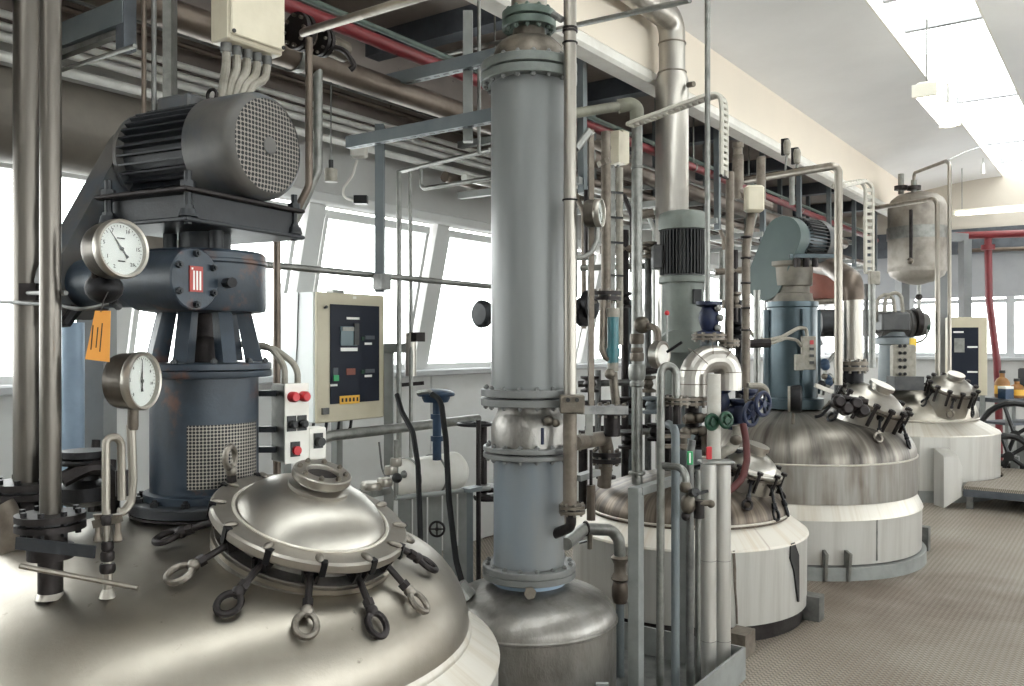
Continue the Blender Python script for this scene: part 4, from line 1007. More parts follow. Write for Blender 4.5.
MB().tube([P(131,425,2.3), P(133,480,2.3), P(131,502,2.3), P(124,512,2.28), P(118,512,2.27)], .0115, 10, .02).build('stem', 'pipe_steel', sp)
MB().tube([P(122,500,2.25), P(121,440,2.25), P(113,436,2.23), P(106,440,2.22), P(106,520,2.21)], .0105, 10, .03).build('loop', 'pipe_steel', sp)
MB().tube([P(107,510,2.21), P(108,594,2.2)], lambda i: .009 if i == 0 else .012, 10).build('riser', 'pipe_steel', sp)
for y_, r_ in ((520,.014),(546,.013),(556,.015),(568,.017)): MB().lathe([(r_,-.012),(r_*1.15,-.006),(r_*1.15,.006),(r_,.012)], Matrix.Translation(P(107.5,y_,2.2)), 12).build('union', 'dark_iron', sp)
for px in (98, 118): MB().lathe([(.008,-.035),(.012,-.03),(.007,-.01),(.007,.02),(.012,.035)], Matrix.Translation(P(px,528,2.2)), 10).build('clamp_bolt', 'rust_pipe', sp)
MB().bar(P(94,524,2.2), P(121,518,2.2), .018, .02).build('clamp_bar', 'cast', sp)
MB().lathe([(.022,-.008),(.016,.008),(.012,.014)], Matrix.Translation(P(108,594,2.2)), 14, False).build('weld_collar', 'clean_steel', sp)
MB().tube([P(122,496,2.26), P(122,470,2.26)], .016, 8).build('sleeve', 'dark_iron', sp)
# orange hang tag
F = frame(P(101, 312, 2.12), x=RT, z=TC)
tg = T('paper_tag', 'orange paper tag with lines of print hanging under the gauge', 'tag', P(101,362,2.12))
q = [( .018,0),(.036,.0),(.033,-.125),(-.026,-.118),(-.002,0)]
MB(F).prism([(x_-.012, y_+.003) for x_, y_ in reversed(q)], Matrix.Identity(4), .0015).build('sheet', 'orange_paper', tg, smooth=0)
pt = MB(F)
for i, (x_, l) in enumerate(((-.018,.06),(-.006,.05),(.004,.07))): pt.box((x_-.003, -.062, .0019), (.0025, l, .0006), Matrix.Rotation(-.09,3,'Z'))
pt.build('print', 'ink', tg, kind='stuff', smooth=0)
MB().tube([P(101,312,2.118), P(104,300,2.14), P(108,292,2.16)], .0015, 5).build('string', 'ink', tg)

# ================================================================== BEHIND THE LARGE REACTOR, LEFT
dp = V(.4, 3.42, 2.47); d1 = PYW(151, 110, 3.42)
du = T('ventilation_duct', 'wide grey-brown sheet duct passing behind the riser pipes', 'duct', V(.3, 3.42, 2.3))
MB().cyl(V(-.4,3.42,2.45), V(d1.x,3.42,2.45), .175, seg=40).build('barrel', 'duct_grey', du)
for x_ in (.55, 1.15): MB().cyl(V(x_,3.42,2.45), V(x_+.03,3.42,2.45), .181, seg=40).build('band', 'duct_grey', du)
MB().tube([V(d1.x-.1,3.42,2.4), V(d1.x+.04,3.4,2.3), V(d1.x+.05,3.4,1.95)], .12, 20, .1).build('drop_elbow', 'duct_grey', du)
MB().box(P(97,440,3.6)*1.0 + V(0,0,.0), (.11,.12,1.9), frame(V(0,0,0), x=RT).to_3x3()).build('square_post', 'post_grey', None, 'plain grey square post behind the siphon gauge', 'post', smooth=0).location.z = 0
MB().cyl(PZ(72,3.4,0), PZ(72,3.4,1.68), .045, seg=24).build('standpipe', 'pale_blue', None, 'pale blue standpipe behind the slim riser pipe', 'pipe')
# valves and dark fittings low behind the risers
vf = T('valve_cluster', 'dark iron valve and flange cluster behind the siphon tube', 'valve', P(82,520,2.75))
MB().lathe([(.05,0),(.08,.02),(.08,.06),(.045,.08),(.045,.13),(.07,.15),(.07,.17)], Matrix.Translation(P(84,505,2.7)), 20).build('body', 'black_iron', vf)
MB().tube([P(62,480,2.6), P(90,466,2.65), P(110,470,2.7), P(112,510,2.75)], .025, 10, .05).build('elbow', 'dark_iron', vf)
handwheel(vf, P(78,462,2.66), UP, .05, .008, 'black_iron')
for i in range(3): MB().tube([P(92+8*i,512,2.8), P(96+8*i,440+10*i,2.85)], .014, 8).build('stem', 'dark_iron', vf)

# steel strut frame, conduits and junction box over the motor
st = T('strut_bracket', 'blue-grey steel channel bracket above the ventilation duct', 'bracket', P(100,30,3.0))
p0 = P(58,40,3.2); MB().bar(p0, p0+V(0,-.47,0), .05, .085).build('channel', 'frame_blue', st, smooth=0)
MB().bar(p0+V(0,0,-.06), p0+V(0,-.47,-.06), .03, .02).build('slotted_rail', 'galv', st, smooth=0)
MB().bar(p0+V(0,-.45,-.13), V((p0).x, p0.y-.45, 3.54), .045, .05).build('post', 'steel_dark', st, smooth=0)
MB().tube([P(62,70,3.1), P(135,46,2.85)], .008, 8).build('brace', 'galv', st)
for px, y1, r_, m, lb in ((144,122,.008,'brown_pipe','thinnest brown conduit dropping to the motor'),(154,118,.0085,'galv_dark','grey conduit dropping to the motor beside the thinnest one')):
    pipe('conduit', lb, 'conduit', [PZ(px,2.9,3.54), P(px,y1,2.9)], r_, m, group='conduits above the big motor')
sp_ = T('slotted_post', 'stained galvanised post with punched holes behind the big motor', 'post', P(170,150,3.05))
MB().bar(P(170,160,3.05), PZ(170,3.05,3.54), .055, .03, RT).build('channel', 'galv', sp_, smooth=0)
hm = MB(); hm.cyl((0,0,-.002), (0,0,.002), .007, seg=10); HM = hm.mesh('hole', 'black', smooth=0)
for i in range(9): inst('hole', HM, sp_, frame(P(170,2+15*i,3.05)+TC*.0165, z=TC))

jb = P(228, 38, 2.9)      # near lower corner of the junction box
bx = T('junction_box', 'cream steel junction box with five grey conduits leaving its underside', 'junction box', jb)
MB().box(jb+V(.1155,.0485,.26), (.231,.097,.52), bev=.006).build('case', 'box_cream', bx, smooth=0)
MB().box(jb+V(.1155,-.008,.265), (.225,.014,.5), bev=.004).build('lid', 'box_cream', bx, smooth=0)
for x_ in (.012,.219): MB().cyl(jb+V(x_,-.015,.025), jb+V(x_,-.019,.025), .007, seg=10).build('screw', 'ink', bx)
for i in range(5):
    q = jb + V(.03+.042*i, .05, 0)
    MB().cyl(q+V(0,0,-.03), q+V(0,0,.0), .019, seg=12).build('gland', 'galv_dark', bx)
    e_ = P(222+5.5*i, 104, 2.98)
    MB().tube([q+V(0,0,-.02), q+V(0,0,-.08), q.lerp(e_, .6)+V(0,0,.0), e_, e_+V(0,0,-.1)], .0145, 10, .06).build('conduit', 'hose_grey', bx)

# brown main, red main, small grey conduit along the hall
YBP = 3.0; zb_ = PYW(375, 84, YBP).z
bp = T('steam_main', 'thick brown steel main running the length of the hall under the slab', 'pipe', V(3.6,YBP,zb_))
MB().cyl(V(-1,YBP,zb_), V(11.5,YBP,zb_), .059, seg=28).build('tube', 'brown_pipe', bp)
for x_ in (2.55, 5.05, 8.1):
    MB().cyl(V(x_,YBP,zb_), V(x_+.04,YBP,zb_), .066, seg=24).build('hanger_band', 'galv', bp)
    MB().cyl(V(x_+.02,YBP,zb_+.06), V(x_+.02,YBP,3.54), .007, seg=8).build('hanger_rod', 'galv', bp)
pr_ = PYW(365, 36, 2.9)
rp = T('red_main', 'long red painted pipe beneath the dark slab', 'pipe', V(3.6,2.9,pr_.z))
MB().cyl(V(-1,2.9,pr_.z), V(12.8,2.9,pr_.z), .031, seg=20).build('tube', 'red_paint', rp)
for x_ in (3.9, 6.6, 9.4):
    MB().cyl(V(x_,2.9,pr_.z+.03), V(x_,2.9,3.54), .006, seg=8).build('hanger_rod', 'galv', rp)
    MB().cyl(V(x_-.01,2.9,pr_.z), V(x_+.01,2.9,pr_.z), .036, seg=20).build('hanger_band', 'galv', rp)
pipe('conduit', 'slim grey-green conduit just above the red pipe', 'conduit', [V(-1,2.93,pr_.z+.075), V(12.5,2.93,pr_.z+.075)], .014, 'flange_green')
# bright conduits strapped along the window wall
for i, (rt, r_, y_, lb) in enumerate(((.358,.017,3.84,'top bright conduit of the bundle above the windows'),(.345,.017,3.84,'second bright conduit of the bundle above the windows'),(.333,.02,3.84,'third bright conduit of the bundle above the windows'),(.312,.022,3.84,'lowest and thickest bright conduit above the windows'),(.385,.014,3.84,'slim brown conduit above the bright bundle'))):
    pipe('conduit', lb, 'conduit', [V(-2,y_,1.6+rt*y_), V(13,y_,1.6+rt*y_)], r_, 'brown_pipe' if i == 4 else 'bright_conduit', group='conduits along the window wall')
tw = V(3.0,3.9,2.86)
ct = T('cable_tray', 'galvanised cable tray with side rails under the slab edge', 'cable tray', tw)
for s in (0, 1): MB().box(V(5,3.55+.22*s,3.12), (14,.012,.06)).build('side_rail', 'galv', ct, smooth=0)
for i in range(40): MB().box(V(-1.4+.33*i,3.66,3.098), (.03,.22,.012)).build('rung', 'galv', ct, smooth=0)
for i in range(3): MB().tube([V(-1.5,3.59+.06*i,3.125), V(12,3.59+.06*i,3.125)], .018, 8).build('cable', 'rubber' if i else 'galv_dark', ct)

# struts over the window side
def strut(lb, p, L, w, h, m='frame_blue', slot=True, grp='strut frame by the grey column'):
    t = T('strut', lb, 'strut', p, grp)
    MB().bar(p, p+V(0,-L,0), w, h).build('channel', m, t, smooth=0)
    if slot:
        s_ = MB(); s_.box((0,0,0), (.012,.03,.002)); me = s_.mesh('slot', 'black', smooth=0)
        n_ = int(L/.06)
        for i in range(n_): inst('slot', me, t, Matrix.Translation(p+V(0,-.03-.06*i,-h/2-.001)))
    return t
strut('blue-grey slotted strut crossing behind the column at mid height', P(349,143,4.55), 1.0, .05, .06)
strut('blue-grey slotted strut crossing behind the column near the red pipe', P(387,82,4.4), .85, .05, .06)
vt = T('strut_post', 'slotted blue-grey upright by the window between the crossing struts', 'post', P(380,290,4.5))
MB().bar(P(380,292,4.5), P(380,125,4.5), .055, .045, RT).build('channel', 'frame_blue', vt, smooth=0)
s_ = MB(); s_.box((0,0,0), (.012,.004,.028)); SL = s_.mesh('slot', 'black', smooth=0)
for i in range(15): inst('slot', SL, vt, frame(P(377.5,132+10.5*i,4.5)+TC*.023, x=RT))
MB().box(P(382,282,4.45), (.07,.06,.08)).build('foot_clamp', 'galv_dark', vt, smooth=0)
v2 = T('strut_post', 'short grey upright hung under the slab just beside the column cap', 'post', P(468,142,4.2))
MB().bar(P(468,142,4.145), P(468,12,4.145), .048, .045, RT).build('channel', 'frame_grey', v2, smooth=0)
pipe('conduit', 'thin steel rod hung beside the short grey upright', 'conduit', [P(479,155,4.25), PZ(479,4.25,3.548)], .009, 'galv')
pipe('rail_pipe', 'thin handrail-like pipe crossing behind the column cap up to the vault', 'pipe', [P(420,60,5.05), P(478,47,4.6), P(690,0,3.55)], .0125, 'galv', .1)
pipe('conduit', 'bright thin pipe crossing level beneath the slotted struts', 'conduit', [P(398,172,4.8), P(490,150,4.3)], .012, 'galv')
pipe('conduit', 'bright thin pipe below the level one, beside the column', 'conduit', [P(421,166,4.67), P(421,189,4.67), P(492,178,4.4)], .012, 'galv', .03)
# flanged valve and feed lines over the motor
fv = T('flanged_valve', 'dark flanged valve on the brown main with a feed line running up to the vault', 'valve', P(309,48,3.5))
flange(fv, P(300,32,3.55), EX, .075, .05, 'dark_iron', 8); flange(fv, P(322,42,3.6), EX, .06, .04, 'dark_iron', 8)
MB().cyl(P(295,30,3.55), P(345,52,3.75), .045, seg=18).build('body', 'cast', fv)
MB().tube([P(303,33,3.45), P(308,31,3.4), P(410,0,2.95), P(440,-9,2.85)], .0165, 12, .05).build('feed_line', 'pipe_steel', fv)
MB().tube([P(325,45,3.6), P(345,50,3.6), P(355,66,3.62), P(350,70,3.62)], .012, 8, .05).build('drain_loop', 'dark_iron', fv)
pipe('down_pipe', 'brown downpipe falling past the motor cowl and cranking inward', 'pipe', [P(309,38,3.3), P(309,186,3.3), P(296,212,3.3), P(277,226,3.3), P(277,405,3.3), PZ(277,3.3,0)], .0145, 'brown_pipe', .06)
pipe('down_pipe', 'grey downpipe running close behind the brown one past the motor', 'pipe', [P(318,70,3.9), P(318,170,3.9), P(305,200,3.9), P(290,230,3.9)], .021, 'galv', .06)
pipe('grab_rail', 'level galvanised rail crossing in front of the slanted windows', 'rail', [PYW(262,264.5,3.2), PYW(300,268,3.2), V(PYW(505,282,3.2).x,3.2,PYW(300,270,3.2).z)], .016, 'galv')
# socket and lamp lead
so = T('socket_box', 'small white socket box with a looped white lead above the window', 'socket', P(359,152,5.3))
MB().box(P(359,150,5.3), (.1,.08,.09), frame(V(0,0,0), x=RT).to_3x3(), bev=.01).build('box', 'white_paint', so, smooth=0)
MB().tube([P(357,160,5.3), P(353,175,5.3), P(342,190,5.3), P(345,199,5.3), P(357,201,5.3)], .008, 8, .08).build('lead', 'white_paint', so)
MB().box(P(361,200,5.3), (.08,.06,.05), frame(V(0,0,0), x=RT).to_3x3()).build('plug', 'black', so, smooth=0)
lm = T('inspection_lamp', 'clear jar lamp hanging by a black neck beside the grey downpipe', 'lamp', P(330,183,3.98))
MB().cyl(P(331,182,3.98), P(331,169,3.98), .03, seg=14).build('jar', 'hose_grey', lm)
MB().cyl(P(331,169,3.98), P(331,160,3.98), .011, seg=10).build('neck', 'black', lm)
pipe('conduit', 'thin dark wire hung over the window head, carrying the jar lamp', 'conduit', [P(331,160,3.98), P(331,82,3.98)], .003, 'galv_dark')

# ================================================================== CONTROL CABINET BY THE WINDOW
cb0 = P(315, 423.5, 4.4); W_, D_, H_ = .486, .26, .667
cbn = T('control_cabinet', 'cream control cabinet with dark instrument panel, by the slanted windows', 'control cabinet', cb0, 'control cabinets')
def C(x, y, z): return cb0 + V(x, y, z)
MB().box(C(W_/2, D_/2+.01, H_/2), (W_, D_, H_), bev=.006).build('case', 'cabinet_white', cbn, smooth=0)
MB().box(C(W_/2, -.005, H_/2), (W_, .02, H_), bev=.005).build('door', 'cabinet_cream', cbn, smooth=0)
def onp(u, v, w, h, m, name, dd=.004, lift=.0):   # u,v in 0..1 of the door, measured from the photo
    return MB().box(C(W_*u, -.017-lift-dd/2, H_*(1-v)), (W_*w, dd, H_*h)).build(name, m, cbn, smooth=0)
onp(.54,.475,.73,.77,'navy','instrument_panel')
onp(.43,.335,.24,.15,'screen','recorder',.008,.004); onp(.53,.32,.07,.17,'fin_dark','recorder_keys',.006,.012)
onp(.43,.28,.2,.03,'galv','recorder_slot',.004,.012)
onp(.44,.44,.25,.028,'print_white','caption',.002,.004); onp(.73,.395,.11,.018,'print_white','caption',.002,.004); onp(.73,.655,.11,.018,'print_white','caption',.002,.004)
onp(.5,.195,.19,.018,'print_white','maker_caption',.0015,.004)
onp(.235,.63,.07,.1,'steel_dark','controller',.008,.004); onp(.235,.66,.07,.045,'green_lamp','green_lamp',.006,.012)
onp(.22,.715,.1,.016,'print_white','caption',.002,.004)
onp(.465,.615,.13,.05,'red_brown','window',.003,.004); onp(.64,.62,.04,.03,'green','lamp',.006,.004); onp(.64,.355,.04,.03,'green','lamp',.006,.004)
onp(.75,.345,.14,.03,'steel_dark','display',.006,.004); onp(.75,.615,.14,.03,'steel_dark','display',.006,.004)
lb_ = onp(.45,.835,.29,.065,'yellow_label','warning_label',.002,.004)
pw = MB()
for i in range(5): pw.box(C(W_*(.34+.055*i), -.0245, H_*(1-.835)), (.012,.001,.02))
pw.build('label_print', 'ink', cbn, kind='stuff', smooth=0)
onp(.1,.91,.09,.05,'galv_dark','lock',.012); MB().cyl(C(W_*.1,-.028,H_*.885), C(W_*.1,-.034,H_*.885), .008, seg=10).build('keyhole', 'black', cbn)
onp(.53,.03,.05,.02,'white_paint','plate',.002); onp(.1,.12,.02,.016,'black','screw',.004)
MB().box(C(.25,.12,H_+.012), (.08,.05,.024)).build('lifting_lug', 'galv', cbn, smooth=0)
MB().tube([C(-.004,.12,H_), C(-.004,.13,H_*.6), C(-.006,.15,H_*.2), C(-.004,.16,.02)], .003, 6).build('side_wire', 'ink', cbn)
for i in range(4): MB().tube([C(.1+.09*i,.12,.0), C(.09+.09*i,.12,-.06), C(.06+.085*i,.14,-.1)], .008, 8, .03).build('cable', 'black', cbn)
for x_ in (.06, .43):
    MB().bar(C(x_,.3,-cb0.z), C(x_,.3,.4), .045, .045).build('stand_post', 'frame_grey', cbn, smooth=0)
    MB().bar(C(x_,.3,.2), C(x_,.26,.2), .04, .04).build('stand_arm', 'frame_grey', cbn, smooth=0)
fr = T('pipe_stand', 'pale grey pipe frame standing beside the cream control cabinet', 'stand', PZ(391,4.8,0))
MB().bar(PZ(389,4.8,0), P(389,345,4.8), .05, .05, RT).build('post', 'frame_grey', fr, smooth=0)
MB().bar(P(386,348,4.8), P(412,348,4.75), .05, .05).build('rail', 'frame_grey', fr, smooth=0)

# ================================================================== SWITCH BOXES ON THE LANTERN
sn = clock(None, (.45,.89)); sx = clock(None, (.71,-.70))
Fb = frame(P(296, 462, 2.95), x=sx)    # local -y faces the viewer
sw = T('switch_box', 'grey switch box with two red lamps and black knobs beside the lantern', 'switch box', P(296,465,2.95))
hb = pxm(78, 2.95)
MB(Fb).box((.0,.045,hb/2), (.088,.09,hb), bev=.004).build('case', 'galv', sw, smooth=0)
MB(Fb).box((.0,-.003,hb/2), (.09,.008,hb+.004)).build('face_plate', 'white_paint', sw, smooth=0)
for i in range(2):
    lp = MB(Fb @ frame(V(-.02+.042*i, -.007, hb*.84), x=(1,0,0), z=(0,-1,0))).lathe([(.018,0),(.018,.022),(.013,.03)], seg=16).build('red_lamp', 'red_bright', sw)
    MB(Fb).box((-.022+.04*i, -.009, hb*.5), (.034,.005,.052)).build('knob_plate', 'black', sw, smooth=0)
    k_ = MB(Fb @ frame(V(-.022+.04*i, -.01, hb*.49), x=(1,0,0), z=(0,-1,0))).lathe([(.014,0),(.014,.02),(.009,.026)], seg=14).build('knob', 'black', sw)
MB(Fb).box((-.008,-.009,hb*.17), (.034,.006,.05)).build('button_plate', 'black', sw, smooth=0)
MB(Fb @ frame(V(-.006,-.011,hb*.155), x=(1,0,0), z=(0,-1,0))).lathe([(.015,0),(.015,.012)], seg=16).build('red_button', 'red_bright', sw)
MB(Fb).box((.085,.03,hb*.21), (.07,.06,hb*.42), bev=.004).build('side_case', 'white_paint', sw, smooth=0)
MB(Fb).box((.085,-.004,hb*.25), (.034,.006,.052)).build('knob_plate', 'black', sw, smooth=0)
MB(Fb @ frame(V(.085,-.006,hb*.24), x=(1,0,0), z=(0,-1,0))).lathe([(.015,0),(.015,.022)], seg=14).build('knob', 'black', sw)
for z_ in (hb*.16, hb*.42, hb*.88):
    q = Fb @ Vector((-.044,.05,z_)); MB().bar(q, q - RT*.09 , .03, .02).build('arm', 'machine_dark', sw, smooth=0)
for i in range(2):
    q = Fb @ Vector((-.02+.05*i,.04,hb))
    MB().tube([q+V(0,0,-.01), q+V(0,0,.06), q - RT*(.05+.03*i)+V(0,0,.13-.01*i)+TC*.0, q - RT*(.15+.05*i)+V(0,0,.135)], .011, 10, .06).build('flexible_hose', 'hose_grey', sw)
pipe('level_pipe', 'grey level pipe running past the control cabinet towards the column', 'pipe', [PYW(318,470,3.1), PYW(318,440,3.1), PYW(330,436,3.1), V(PYW(478,420,3.1).x,3.1,PYW(330,436,3.1).z)], .026, 'galv', .06)

# ================================================================== THIN LINES, HOSES, HEATER BETWEEN CABINET AND COLUMN
t_ = pipe('sample_line', 'thin steel line with a small filter, dropping in front of the window', 'pipe', [P(410,172,4.8), P(411,330,4.75), P(411,470,4.6)], .011, 'galv', extra=1)
MB().cyl(P(411,333,4.75), P(411,376,4.75), .03, seg=14).build('filter', 'clean_steel', t_)
MB().box(P(418,337,4.72), (.07,.04,.05)).build('filter_head', 'dark_iron', t_, smooth=0)
MB().bar(P(400,385,4.7), P(424,383,4.7), .012, .02).build('clip', 'dark_iron', t_, smooth=0)
pipe('sample_line', 'thin steel line without a filter, nearest the cream cabinet', 'pipe', [P(399,172,4.7), P(399,470,4.6), P(397,490,4.6)], .014, 'galv', .05)
pipe('black_hose', 'black rubber hose trailing down in front of the white heater drum', 'hose', [P(397,395,4.2), P(402,412,4.1), P(413,432,4.0), P(418,465,3.9), P(420,520,3.8), P(421,575,3.75)], .0125, 'rubber', .1)
h2 = T('valve_actuator', 'petrol-blue diaphragm valve with a flat domed head above the heater drum', 'valve', P(437,455,4.3))
MB().lathe([(.09,0),(.095,.008),(.09,.018),(.06,.03),(.02,.036)], Matrix.Translation(P(436,396,4.3)), 28).build('diaphragm_head', 'blue_petrol', h2)
MB().lathe([(.06,-.03),(.07,-.01),(.07,.0)], Matrix.Translation(P(436,396,4.3)), 24).build('head_base', 'blue_petrol', h2)
MB().cyl(P(437,400,4.3), P(437,460,4.3), .022, seg=14).build('yoke', 'blue_petrol', h2)
for y_ in (414, 436): MB().cyl(P(437,y_,4.3), P(437,y_+5,4.3), .032, seg=14).build('yoke_nut', 'blue_petrol', h2)
MB().tube([P(418,393,4.25), P(430,391,4.2), P(433,396,4.2)], .012, 8, .03).build('air_nipple', 'galv', h2)
pipe('black_hose', 'black rubber hose arching from the blue diaphragm valve to the receiver', 'hose', [P(432,394,4.2), P(441,400,4.15), P(446,440,4.05), P(449,500,3.95), P(456,560,3.85), P(462,582,3.8)], .0135, 'rubber', .15)
ht = T('heater_drum', 'white horizontal heater drum on a pale panelled stand', 'heat exchanger', PZ(435,4.55,0))
hx0, hx1 = P(404,479,4.4), P(404,479,4.4)+V(.36,-.0,0)
MB().lathe([(.0,-.03),(.07,-.025),(.098,-.008),(.102,0),(.1,.004),(.1,.34),(.104,.345),(.104,.36),(.08,.39),(.04,.4)], frame(hx0, z=EX+EY*-.1), 32).build('drum', 'white_paint', ht, smooth=50)
for q in (.02,.2): MB().torus(hx0+V(q,-.1*q,0), EX+EY*-.1, .103, .006, 32, 6).build('band', 'galv', ht)
for i in range(5):
    q = PZ(405+15*i, 4.55, 0); MB().bar(q, V(q.x,q.y,hx0.z-.08), .02, .07, RT).build('stand_panel', 'frame_grey', ht, smooth=0)
MB().ball(hx0+V(-.03,-.03,.03), .02).build('plug', 'galv', ht)
hv = T('stop_valve', 'small stop valve with a round handwheel on the heater stand', 'valve', P(437,530,4.3))
MB().cyl(P(437,530,4.3), P(437,530,4.38), .02, seg=12).build('stem', 'galv', hv); handwheel(hv, P(437,529,4.28), TC, .036, .006, 'dark_iron')
br = T('brass_fittings', 'bundle of small steel unions and a black knob left of the heater drum', 'pipe fitting', P(385,490,4.2))
for i, (px, py, r_) in enumerate(((385,482,.035),(391,470,.03),(396,462,.026),(372,486,.05))): MB().lathe([(r_,-.02),(r_*1.1,-.01),(r_*1.1,.01),(r_,.02)], Matrix.Translation(P(px,py,4.2)), 16).build('union', 'clean_steel', br)
MB().cyl(P(396,500,4.2), P(396,440,4.2), .012, seg=10).build('stem', 'galv', br); MB().ball(P(397,478,4.15), .025).build('knob', 'black', br)
MB().tube([P(379,442,4.3), P(382,470,4.3), P(388,480,4.25)], .005, 6, .05).build('wire', 'galv_dark', br)
MB().box(P(372,492,4.2), (.16,.1,.03)).build('shelf', 'galv', br, smooth=0)
pipe('cross_bar', 'pale level bar crossing in front of the heater stand', 'bar', [P(396,498,4.0), P(490,488,4.25)], .012, 'frame_grey')
ps = T('grey_post', 'blue-grey post with a black rod beside it, left of the receiver vessel', 'post', PZ(471,4.2,0))
MB().bar(PZ(470,4.2,0), P(470,490,4.2), .045, .03, RT).build('post', 'frame_blue', ps, smooth=0)
MB().box(P(472,489,4.2), (.1,.06,.02)).build('top_plate', 'frame_blue', ps, smooth=0)
MB().cyl(PZ(478.5,4.25,0), P(478.5,420,4.25), .012, seg=8).build('rod', 'dark_iron', ps)
hw = T('valve', 'black flat handwheel valve tucked behind the column neck', 'valve', P(476,424,4.4))
handwheel(hw, P(475,424,4.4), UP, .085, .009, 'black_iron')
for y_ in (488, 497): MB().lathe([(.07,-.012),(.075,0),(.07,.012)], Matrix.Translation(P(488,y_,4.35)), 20).build('bonnet_flange', 'dark_iron', hw)
MB().cyl(P(484,500,4.4), P(484,424,4.4), .016, seg=10).build('stem', 'dark_iron', hw)
# ================================================================== PIPE TANGLE RIGHT OF THE COLUMN
sp1 = T('stand_pipe', 'bright upright pipe clamped close against the grey column', 'pipe', PZ(571,3.62,.5))
MB().tube([PZ(570,3.62,3.88), P(570,398,3.62)], .027, 16).build('tube', 'tall_steel', sp1)
MB().cyl(P(570,402,3.62), P(570,508,3.62), .029, seg=16).build('lower_tube', 'rust_pipe', sp1)
flange(sp1, P(572,509,3.62), UP, .055, .034, 'cast', 8); flange(sp1, P(570,30,3.62), UP, .032, .02, 'dark_iron', 0)
MB().tube([P(571,512,3.62), P(571,527,3.62), P(552,535,3.72)], .022, 14, .03).build('nozzle', 'dark_iron', sp1)
MB().box(P(572,404,3.58), (.1,.07,.075), frame(V(0,0,0), x=RT).to_3x3(), bev=.004).build('bracket', 'cast', sp1, smooth=0)
for px in (568, 577): MB().cyl(P(px,400,3.54), P(px,400,3.52), .009, seg=8).build('bracket_bolt', 'black', sp1)
MB().bar(P(580,410,3.6), P(626,410,3.75), .03, .035).build('bracket_arm', 'galv_dark', sp1, smooth=0)
MB().bar(P(589,414,3.65), P(589,435,3.65), .03, .03, RT).build('bracket_foot', 'galv', sp1, smooth=0)
MB().tube([P(562,20,3.6), P(553,14,3.62)], .014, 8).build('clip', 'galv_dark', sp1)
for y_ in (43, 200): MB().torus(P(570,y_,3.62), UP, .029, .004, 20, 6).build('strap', 'dark_iron', sp1)
pipe('square_rod', 'slim upright steel bar between the column pipe and the dial gauge', 'bar', [P(591,130,3.68), P(591,408,3.68)], .016, 'rust_pipe', seg=4)
pipe('bracket_line', 'short bright pipe angling back behind the slim steel bar', 'pipe', [P(576,149,3.66), P(590,131,3.68), P(593,135,3.68)], .017, 'galv')
gn3 = clock(None, (.93,.37)); g3p = P(599, 213, 3.62)
g3_, FG3 = gauge('small dial gauge on a bent stem behind the grey column', g3p, gn3, .06, 140, 'dial gauges', depth=.055)
MB().tube([P(597,226,3.63), P(597,240,3.63), P(590,256,3.63), P(573,259,3.62)], .011, 10, .06).build('stem', 'galv', g3_)
# tall grey-green pipe with screwed elbow
p5 = T('elbow_pipe', 'olive-grey screwed pipe with a cast elbow, dropping onto the smaller reactor', 'pipe', P(637,484,5.1))
MB().tube([P(570,114,4.85), P(620,106,5.1)], .029, 14).build('run', 'olive_pipe', p5)
MB().tube([P(618,106.5,5.1), P(630,104,5.1), P(637,108,5.1), P(637,124,5.1)], .041, 14, .03).build('elbow', 'olive_pipe', p5)
MB().cyl(P(637,118,5.1), P(637,484,5.1), .032, seg=16).build('drop', 'galv', p5)
for y_, r_, h_ in ((339,.042,.06),(350,.036,.03),(357,.042,.05),(372,.05,.09),(384,.043,.03),(167,.036,.02),(473,.05,.02)):
    MB().lathe([(r_*.9,-h_/2),(r_,-h_*.3),(r_,h_*.3),(r_*.9,h_/2)], Matrix.Translation(P(637,y_,5.1)), 18).build('union', 'rust_pipe' if y_ < 365 and y_ > 300 else 'galv', p5)
MB().tube([P(640,326,5.05), P(650,326,4.95), P(658,330,4.9), P(658,345,4.9)], .02, 10, .04).build('branch', 'rust_pipe', p5)
MB().ball(P(642,325,5.0), .05).build('tee', 'cast', p5)
# slotted cable tray sweeping up and over
ctp = fillet(pts_([(630,125,5.05),(704,98,4.9),(722,93,4.9),(724,110,4.9),(724,177,4.9)]), .09, 8)
tr2 = T('cable_tray', 'slotted galvanised tray arching over beside the tall exhaust pipe', 'cable tray', ctp[-1])
for s in (-1, 1): MB().tube([q + EX*.035*s for q in ctp], .013, 6).build('side_rail', 'tray_pale', tr2)
rg = MB().box((0,0,0), (.07,.02,.02)).mesh('rung', 'tray_pale', smooth=0)
L_ = [0]
for a, b in zip(ctp, ctp[1:]): L_.append(L_[-1]+(b-a).length)
for i in range(int(L_[-1]/.035)):
    s = i*.035
    for k in range(len(ctp)-1):
        if L_[k] <= s < L_[k+1]:
            q = ctp[k].lerp(ctp[k+1], (s-L_[k])/(L_[k+1]-L_[k])); inst('rung', rg, tr2, Matrix.Translation(q)); break
MB().tube([ctp[-1]-EX*.05, ctp[-1]+EX*.05], .01, 6).build('end_clip', 'dark_iron', tr2)
ex = T('exhaust_pipe', 'thick bright exhaust pipe rising behind the upright motor and bending overhead', 'pipe', PZ(672,5.7,.75))
zx = lambda y: zof(y, 5.7)
MB(Matrix.Translation(PZ(672,5.7,0))).lathe([(.108,.76),(.108,zx(82)),(.086,zx(72)),(.086,zx(45))], seg=36, cap=False).build('tube', 'exhaust_steel', ex)
MB().tube([PZ(672,5.7,zx(50)), PZ(672,5.7,3.715), PZ(672,5.7,3.725)+V(-.3,.0,0), PZ(672,5.7,3.725)+V(-2.4,0,0)], .086, 24, .16).build('bend', 'exhaust_steel', ex, smooth=60)
